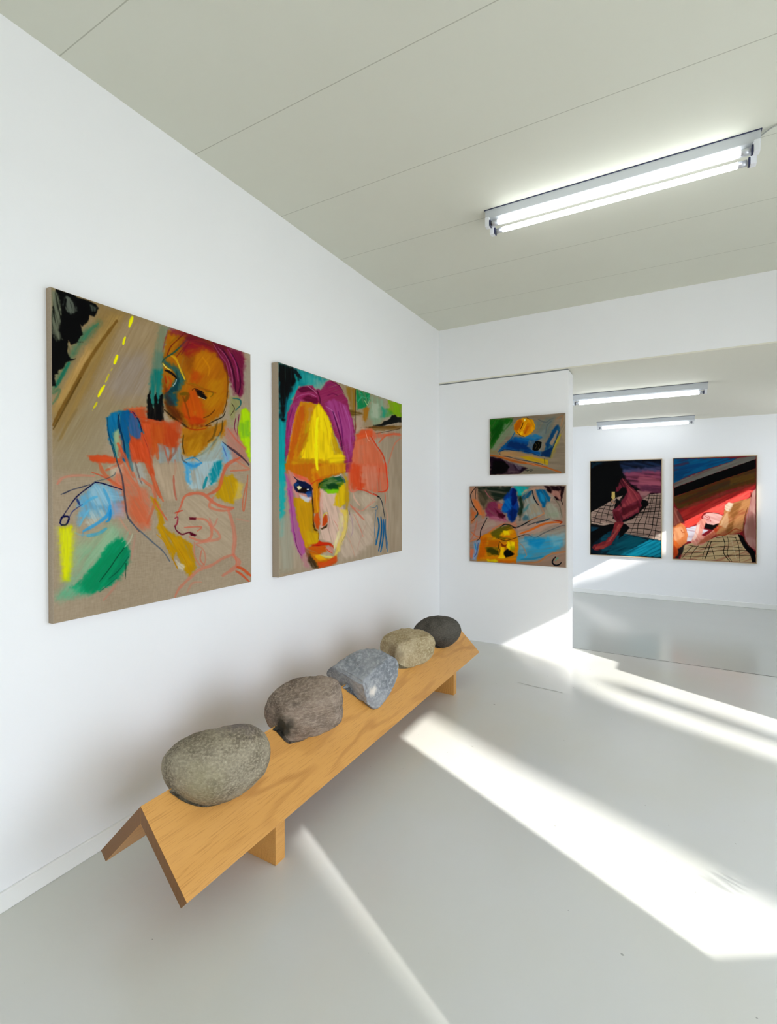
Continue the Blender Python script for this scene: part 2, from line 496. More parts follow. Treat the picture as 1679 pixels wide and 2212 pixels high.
def stone(name, pts, origin, s, yc, depth, m, label, cuts=(), rough=.006, seed=0, power=1.0, lean=0.0, subdiv=6):
    pts = [(origin[0] + x / s, origin[1] + y / s) for x, y in pts]
    us = [p[0] for p in pts]; vs = [p[1] for p in pts]
    uc, vc = (min(us) + max(us)) / 2, (min(vs) + max(vs)) / 2
    r = px_ray(uc, vc)
    C = EYE + r * (yc / r.y)
    nrm = (EYE - C).normalized()
    A = Vector((0, 0, 1)).cross(nrm).normalized(); B = nrm.cross(A)
    prof = []
    for u, w in pts:
        d = px_ray(u, w)
        t = (C - EYE).dot(nrm) / d.dot(nrm)
        p = EYE + d * t - C
        prof.append((math.atan2(p.dot(B), p.dot(A)), math.hypot(p.dot(A), p.dot(B))))
    prof.sort()
    th = np.array([p[0] for p in prof]); rr = np.array([p[1] for p in prof])
    th = np.concatenate([th - 2 * math.pi, th, th + 2 * math.pi]); rr = np.tile(rr, 3)
    bm = bmesh.new()
    bmesh.ops.create_icosphere(bm, subdivisions=subdiv, radius=1)
    so = Vector((seed * 3.7, seed * 1.9, seed * 5.1))
    for vt in bm.verts:
        a, b, c = vt.co
        rho = math.hypot(a, b)
        R_ = float(np.interp(math.atan2(b, a), th, rr)) if rho > 1e-6 else float(rr.mean())
        # ease the outline towards the mean radius near the poles so no creases radiate
        R_ = R_ * rho + float(rr.mean()) * (1 - rho)
        rho2 = rho ** power
        p = Vector((a / max(rho, 1e-6) * rho2 * R_, b / max(rho, 1e-6) * rho2 * R_, c * depth))
        for (nx, ny, nz, off, k) in cuts:
            nn = Vector((nx, ny, nz)).normalized()
            dd = p.dot(nn) - off
            if dd > 0:
                p -= nn * dd * k
        q_ = Vector((a, b, c)) * 1.6 + so
        p += Vector((a, b, c)) * (noise.noise(q_ * 1.3) * rough * 2.2 * (.15 + abs(c)) + noise.noise(q_ * 4) * rough * .5 + noise.noise(q_ * 11) * rough * .15)
        w = C + A * p.x + B * p.y + nrm * p.z
        zmin = ZRG - abs(w.x - XRG) + .0035
        if w.z < zmin:
            # flatten the underside on to the sloping boards
            d0 = w.z - (ZRG - (w.x - XRG)) - .0035
            t = -d0 / (nrm.z + nrm.x)
            w2 = w + nrm * t
            if w2.x >= XRG and 0 < t < .35:
                w = w2
            else:
                w.z = zmin
        vt.co = w - C
    for f in bm.faces: f.smooth = True
    o = bm_obj(name, bm, m, None, True)
    o.location = C
    # cut away whatever of the underside would sit inside the boards
    cut = prism('cutter', m, [(XRG, ZRG + .0018), (XRG + .8, ZRG - .8 + .0018), (XRG - .8, ZRG - .8 + .0018)], C.y - .6, C.y + .6)
    md = o.modifiers.new('seat', 'BOOLEAN'); md.operation = 'DIFFERENCE'; md.solver = 'EXACT'; md.use_self = True; md.object = cut
    bpy.context.view_layer.update()
    me = bpy.data.meshes.new_from_object(o.evaluated_get(bpy.context.evaluated_depsgraph_get()))
    o.modifiers.clear()
    if len(me.polygons) > 1000:
        me.polygons.foreach_set('use_smooth', [True] * len(me.polygons))
        o.data = me
    bpy.data.objects.remove(cut)
    return tag(o, label, 'stone', 'boulders on the oak bench')

M1 = stone_mat('olive grey boulder', '908672', '6a604f', 'b9ad94', 7, (1, 1, 1.5), (0, .3, 0), .55,
               lambda n, c: spot(n, spot(n, c, lin('a59c78'), (.07, -.12, .0), .10, .7, .4), lin('746a70'), (.02, .08, .12), .12, .7, .5))
M2 = stone_mat('brown grey boulder', '907f70', '64564a', 'b4a391', 6, (1, .5, 1.8), (0.3, .3, 0), .5,
               lambda n, c: spot(n, c, lin('35332a'), (.0, -.150, -.02), .075, .6, .95))
M3 = stone_mat('blue grey angular boulder', '999c9f', '74787d', 'b9bbbd', 4, (1, 1, 1), (0, 0, 0), .25,
               lambda n, c: spot(n, spot(n, c, lin('e8e0d4'), (.135, -.075, -.02), .045, .4, .9), lin('2a2522'), (.145, -.08, -.02), .012, .5, 1.0))
M4 = stone_mat('sandy buff boulder', 'b5a585', '94825f', 'd0c4a2', 6, (1, 1, 1), (0, 0, 0), .35,
               lambda n, c: spot(n, c, lin('6b5a45'), (-.02, -.15, .0), .09, .7, .6))
M5 = stone_mat('dark charcoal boulder', '524f48', '403d38', '6a655c', 8, (1, 1, 1), (0, 0, 0), .3)

stone('boulder', [(95,600),(110,500),(160,420),(250,330),(380,260),(520,208),(700,168),(850,132),(960,118),(1060,125),(1150,165),(1220,225),(1265,310),(1280,420),(1265,540),(1215,660),(1130,750),(1000,860),(880,930),(760,980),(640,1005),(500,1000),(380,965),(270,900),(180,820),(120,720)],
      (330, 1540), 5.027, 1.24, .155, M1, 'smooth olive-grey egg-shaped boulder at the near end of the oak bench', rough=.003, seed=1, power=.9)
stone('boulder', [(130,460),(150,390),(200,300),(290,210),(400,150),(520,110),(650,98),(780,100),(860,125),(920,165),(955,215),(965,270),(950,380),(945,470),(925,545),(850,610),(750,660),(600,705),(480,750),(400,765),(355,730),(320,690),(270,640),(200,610),(160,550),(135,500)],
      (540, 1440), 4.664, 1.74, .15, M2, 'brownish blocky boulder with a dark cleft, second from the near end of the bench', rough=.006, seed=2, power=.75,
      cuts=[(-.1, .55, .8, .108, .7), (.1, -.45, .85, .105, .75), (.95, .1, .35, .155, .6), (-.8, -.1, .6, .13, .6)])
stone('boulder', [(112,680),(118,660),(200,600),(280,540),(360,490),(450,455),(530,448),(600,455),(680,490),(740,520),(780,550),(800,600),(795,680),(780,750),(740,830),(690,920),(650,970),(600,1015),(565,1020),(530,1005),(460,940),(380,880),(300,830),(220,760),(150,720),(115,705)],
      (680, 1300), 4.418, 2.24, .18, M3, 'blue-grey angular boulder with a white patch, middle one on the bench', rough=.006, seed=3, power=.8,
      cuts=[(-.1, .62, .78, .105, .92), (-.62, -.42, .66, .10, .92), (.62, -.25, .75, .115, .92)])
stone('boulder', [(615,440),(617,390),(640,345),(700,300),(770,265),(850,252),(950,258),(1040,275),(1100,305),(1135,345),(1148,400),(1140,470),(1110,530),(1060,575),(980,605),(900,625),(830,630),(780,620),(720,590),(640,500)],
      (680, 1300), 4.418, 2.77, .14, M4, 'sandy buff boulder with a flat pale face, second from the far end of the bench', rough=.006, seed=4, power=.75,
      cuts=[(-.1, .8, .55, .085, .85), (.35, -.25, .9, .085, .9), (-.8, 0, .6, .12, .7)])
stone('boulder', [(945,255),(960,230),(1000,190),(1060,155),(1140,137),(1220,135),(1300,150),(1360,185),(1390,230),(1400,270),(1385,330),(1340,385),(1280,425),(1210,437),(1150,430),(1080,410),(1000,350),(950,290)],
      (680, 1300), 4.418, 3.26, .13, M5, 'dark charcoal rounded boulder at the far end of the bench', rough=.003, seed=5, power=.9)
# ---------------------------------------------------------------- canvases: brush strokes laid on a fine mesh as point colours
def vnoise(x, y, seed=0):
    xi = np.floor(x).astype(np.int64); yi = np.floor(y).astype(np.int64)
    fx = x - xi; fy = y - yi
    fx = fx * fx * (3 - 2 * fx); fy = fy * fy * (3 - 2 * fy)
    def h(a, b):
        k = (a * 374761393 + b * 668265263 + seed * 974634777) & 0x7fffffff
        k = ((k ^ (k >> 13)) * 1274126177) & 0x7fffffff
        return ((k ^ (k >> 16)) & 0xffff) / 65535.0
    return (h(xi, yi) * (1 - fx) + h(xi + 1, yi) * fx) * (1 - fy) + (h(xi, yi + 1) * (1 - fx) + h(xi + 1, yi + 1) * fx) * fy

def homography(src, dst):
    A = []; b = []
    for (x, y), (u, v) in zip(src, dst):
        A += [[x, y, 1, 0, 0, 0, -u * x, -u * y], [0, 0, 0, x, y, 1, -v * x, -v * y]]; b += [u, v]
    return np.append(np.linalg.solve(np.array(A, float), np.array(b, float)), 1).reshape(3, 3)

def rgb(h):
    return np.array([int(h[i:i + 2], 16) / 255 for i in (0, 2, 4)])

class Canvas:
    """sketch coordinates (x, y) follow the painted picture as it was drawn from; W x H points across the cloth"""
    def __init__(s, corners, W, H, base, seed=0):
        Hm = homography([(0, 0), (1, 0), (1, 1), (0, 1)], corners)
        u, v = np.meshgrid(np.linspace(0, 1, W), np.linspace(0, 1, H))
        w = Hm[2, 0] * u + Hm[2, 1] * v + 1
        s.X = (Hm[0, 0] * u + Hm[0, 1] * v + Hm[0, 2]) / w
        s.Y = (Hm[1, 0] * u + Hm[1, 1] * v + Hm[1, 2]) / w
        s.W, s.H, s.seed = W, H, seed
        s.C = np.empty((H, W, 3)); s.C[:] = rgb(base)
        s.gain = .92; s.ox = s.oy = 0.0; s.sc = 1.0; s.k = 0
        weave = vnoise(u * W / 1.6, v * H / 9, 3) + vnoise(u * W / 9, v * H / 1.6, 4) - 1
        s.C += weave[..., None] * 0.035
        s.C += (vnoise(s.X / 60, s.Y / 60, 9)[..., None] - .5) * .03
    def view(s, ox, oy, sc):
        s.ox, s.oy, s.sc = ox, oy, sc
    def _pts(s, t):
        a = np.array([float(k) for k in t.replace(',', ' ').split()]).reshape(-1, 2)
        return a / s.sc + (s.ox, s.oy)
    def _sel(s, p, m):
        return (s.X > p[:, 0].min() - m) & (s.X < p[:, 0].max() + m) & (s.Y > p[:, 1].min() - m) & (s.Y < p[:, 1].max() + m)
    def _blend(s, I, a, col):
        s.C[I] = s.C[I] * (1 - a[:, None]) + col * a[:, None]
    def poly(s, col, al, soft, ang, t, br=.35, fr=1.0):
        p = s._pts(t); soft = soft / s.sc; s.k += 1
        I = s._sel(p, soft); x, y = s.X[I], s.Y[I]
        if not x.size: return
        ins = np.zeros(x.shape, bool); dm = np.full(x.shape, 1e9)
        n_ = len(p)
        for i in range(n_):
            (x0, y0), (x1, y1) = p[i], p[(i + 1) % n_]
            c = (y0 > y) != (y1 > y)
            with np.errstate(divide='ignore', invalid='ignore'):
                ins ^= c & (x < (x1 - x0) * (y - y0) / (y1 - y0 + 1e-12) + x0)
            L = (x1 - x0) ** 2 + (y1 - y0) ** 2 + 1e-9
            tt = np.clip(((x - x0) * (x1 - x0) + (y - y0) * (y1 - y0)) / L, 0, 1)
            dm = np.minimum(dm, np.hypot(x - x0 - tt * (x1 - x0), y - y0 - tt * (y1 - y0)))
        sd = np.where(ins, dm, -dm)
        wob = (vnoise(x / 5, y / 5, s.k) - .5) * min(soft * 1.2, 6)
        a = np.clip((sd + wob) / max(soft, .4) * .5 + .5, 0, 1); a = a * a * (3 - 2 * a)
        th = math.radians(ang); cu, su = math.cos(th), math.sin(th)
        al_, ac = x * cu + y * su, -x * su + y * cu
        nz = vnoise(al_ / (26 * fr), ac / (2.6 * fr), s.k + 50) * .6 + vnoise(al_ / (60 * fr), ac / (7 * fr), s.k + 90) * .4
        a = a * al * np.clip(1 - br * 1.6 + br * 3.2 * (nz), 0, 1.0) if br else a * al
        sh = (nz - .5)[:, None] * .10 if br else 0
        s._blend(I, np.clip(a, 0, 1), np.clip(rgb(col) + sh, 0, 1))
    def line(s, col, w, al, t, soft=.5, br=.3, taper=.35, close=False):
        p = s._pts(t); w = w / s.sc; s.k += 1
        if len(p) > 2:   # Catmull-Rom through the points
            q = np.vstack([p[:1], p, p[-1:]]) ; out = []
            for i in range(1, len(q) - 2):
                for u in np.linspace(0, 1, 7)[:-1]:
                    a0, a1, a2, a3 = q[i - 1], q[i], q[i + 1], q[i + 2]
                    out.append(.5 * ((2 * a1) + (a2 - a0) * u + (2 * a0 - 5 * a1 + 4 * a2 - a3) * u * u + (3 * a1 - a0 - 3 * a2 + a3) * u ** 3))
            out.append(q[-2]); p = np.array(out)
        I = s._sel(p, w); x, y = s.X[I], s.Y[I]
        if not x.size: return
        dm = np.full(x.shape, 1e9); along = np.zeros(x.shape); side = np.zeros(x.shape); run = 0.0
        seg = np.hypot(*(p[1:] - p[:-1]).T); tot = seg.sum() + 1e-9
        for i in range(len(p) - 1):
            (x0, y0), (x1, y1) = p[i], p[i + 1]; L = seg[i] + 1e-9
            tt = np.clip(((x - x0) * (x1 - x0) + (y - y0) * (y1 - y0)) / L ** 2, 0, 1)
            ddx, ddy = x - x0 - tt * (x1 - x0), y - y0 - tt * (y1 - y0)
            dd = np.hypot(ddx, ddy); m = dd < dm
            dm[m] = dd[m]; along[m] = (run + tt * L)[m]
            side[m] = (((x1 - x0) * ddy - (y1 - y0) * ddx) / L)[m]; run += L
        f = along / tot
        ww = w * .5 * (1 - taper * (2 * np.abs(f - .5)) ** 3) * (1 + (vnoise(along / 9, 0 * along, s.k) - .5) * .35)
        lo, hi = ww * (1 - soft), ww * (1 + soft * .35) + .25
        a = 1 - np.clip((dm - lo) / (hi - lo), 0, 1); a = a * a * (3 - 2 * a)
        nz = vnoise(along / 22, side / max(w * .14, .8), s.k + 30)
        a = a * al * np.clip(1 - br + br * 2 * nz, 0, 1)
        s._blend(I, np.clip(a, 0, 1), np.clip(rgb(col) + (nz - .5)[:, None] * .07, 0, 1))
    def run(s, text):
        for ln in text.strip().splitlines():
            ln = ln.strip()
            if not ln or ln[0] == '#': continue
            head, pts = ln.split(':'); h = head.split()
            if h[0] == 'v': s.view(*[float(k) for k in pts.split()])
            elif h[0] == 'p': s.poly(h[1], float(h[2]), float(h[3]), float(h[4]), pts, *(float(k) for k in h[5:]))
            elif h[0] == 's': s.line(h[1], float(h[2]), float(h[3]), pts, *(float(k) for k in h[4:]))

def paint_mat(name, rough=.6):
    m = mat(name, (1, 1, 1), rough, .06)
    n = N(m)
    a = n.add('ShaderNodeVertexColor', layer_name='paint')
    n.link(a.outputs['Color'], n.b.inputs['Base Color'])
    n.bump(n.noise(n.coord(), 380, 2), .12, .001)
    return m
PAINTM = paint_mat('oil paint on linen')
LINEN = mat('raw linen edge', lin('a3937f'), .85, .15)
n = N(LINEN); n.link(n.mix(n.noise(n.coord(), 260, 3), lin('968672'), lin('b1a18c')), n.b.inputs['Base Color'])
n.bump(n.noise(n.coord(), 420, 2), .2, .001)

def canvas_obj(cv, origin, U, V, th, label, edge=LINEN, frame=None):
    """origin = top-left corner of the painted face, U / V its edges; th = depth back to the wall"""
    origin, U, V = Vector(origin), Vector(U), Vector(V)
    back = U.cross(V).normalized() * th        # U right, V down -> cross points away from the viewer
    root = empty('painting', origin + U / 2 + V, label, 'painting', None)
    W, H = cv.W, cv.H
    uu, vv = np.meshgrid(np.linspace(0, 1, W), np.linspace(0, 1, H))
    P = np.array(origin) + uu[..., None] * np.array(U) + vv[..., None] * np.array(V)
    me = bpy.data.meshes.new('painted_face')
    me.vertices.add(W * H); me.vertices.foreach_set('co', P.astype(np.float32).ravel())
    i = np.arange((H - 1) * (W - 1)); r, c = i // (W - 1), i % (W - 1)
    q = np.stack([r * W + c, (r + 1) * W + c, (r + 1) * W + c + 1, r * W + c + 1], 1).ravel().astype(np.int32)
    nf = len(i)
    me.loops.add(nf * 4); me.loops.foreach_set('vertex_index', q)
    me.polygons.add(nf); me.polygons.foreach_set('loop_start', np.arange(0, nf * 4, 4, dtype=np.int32))
    me.update(calc_edges=True)
    mu = cv.C.mean(2, keepdims=True)
    C = np.clip(.5 + ((mu + (cv.C - mu) * 1.16) - .5) * 1.07 - .02, 0, 1)
    L = np.where(C <= .04045, C / 12.92, ((C + .055) / 1.055) ** 2.4) * cv.gain
    at = me.color_attributes.new('paint', 'FLOAT_COLOR', 'POINT')
    at.data.foreach_set('color', np.concatenate([L, np.ones((H, W, 1))], 2).astype(np.float32).ravel())
    me.materials.append(PAINTM)
    o = bpy.data.objects.new('painted_face', me); COL.objects.link(o); o.parent = root
    # stretcher sides: wrapped cloth with softened corners
    bm = bmesh.new(); e = .004; b = back
    un, vn = U.normalized(), V.normalized()
    ring = lambda off, dep: [bm.verts.new(origin + p + b * dep) for p in (-off * un - off * vn, U + off * un - off * vn, U + V + off * un + off * vn, V - off * un + off * vn)]
    rs = [ring(0, 0), ring(.0012, .03), ring(.002, .12), ring(.002, .97)]
    for A, B in zip(rs, rs[1:]):
        for k in range(4):
            bm.faces.new((A[k], A[(k + 1) % 4], B[(k + 1) % 4], B[k]))
    bm.faces.new(rs[-1])
    bm_obj('canvas_edge', bm, edge, root)
    if frame:
        fm, ft, gap, proud = frame
        nb = b.normalized()
        bm = bmesh.new()
        def fr_ring(off, dep): return [bm.verts.new(origin + p + nb * dep) for p in (-off * un - off * vn, U + off * un - off * vn, U + V + off * un + off * vn, V - off * un + off * vn)]
        rr_ = [fr_ring(gap, th), fr_ring(gap, -proud), fr_ring(gap + ft, -proud), fr_ring(gap + ft, th)]
        for A, B in zip(rr_, rr_[1:] + rr_[:1]):
            for k in range(4):
                bm.faces.new((A[k], A[(k + 1) % 4], B[(k + 1) % 4], B[k]))
        bm_obj('tray_frame', bm, fm, root)
    settle(root)
    return root
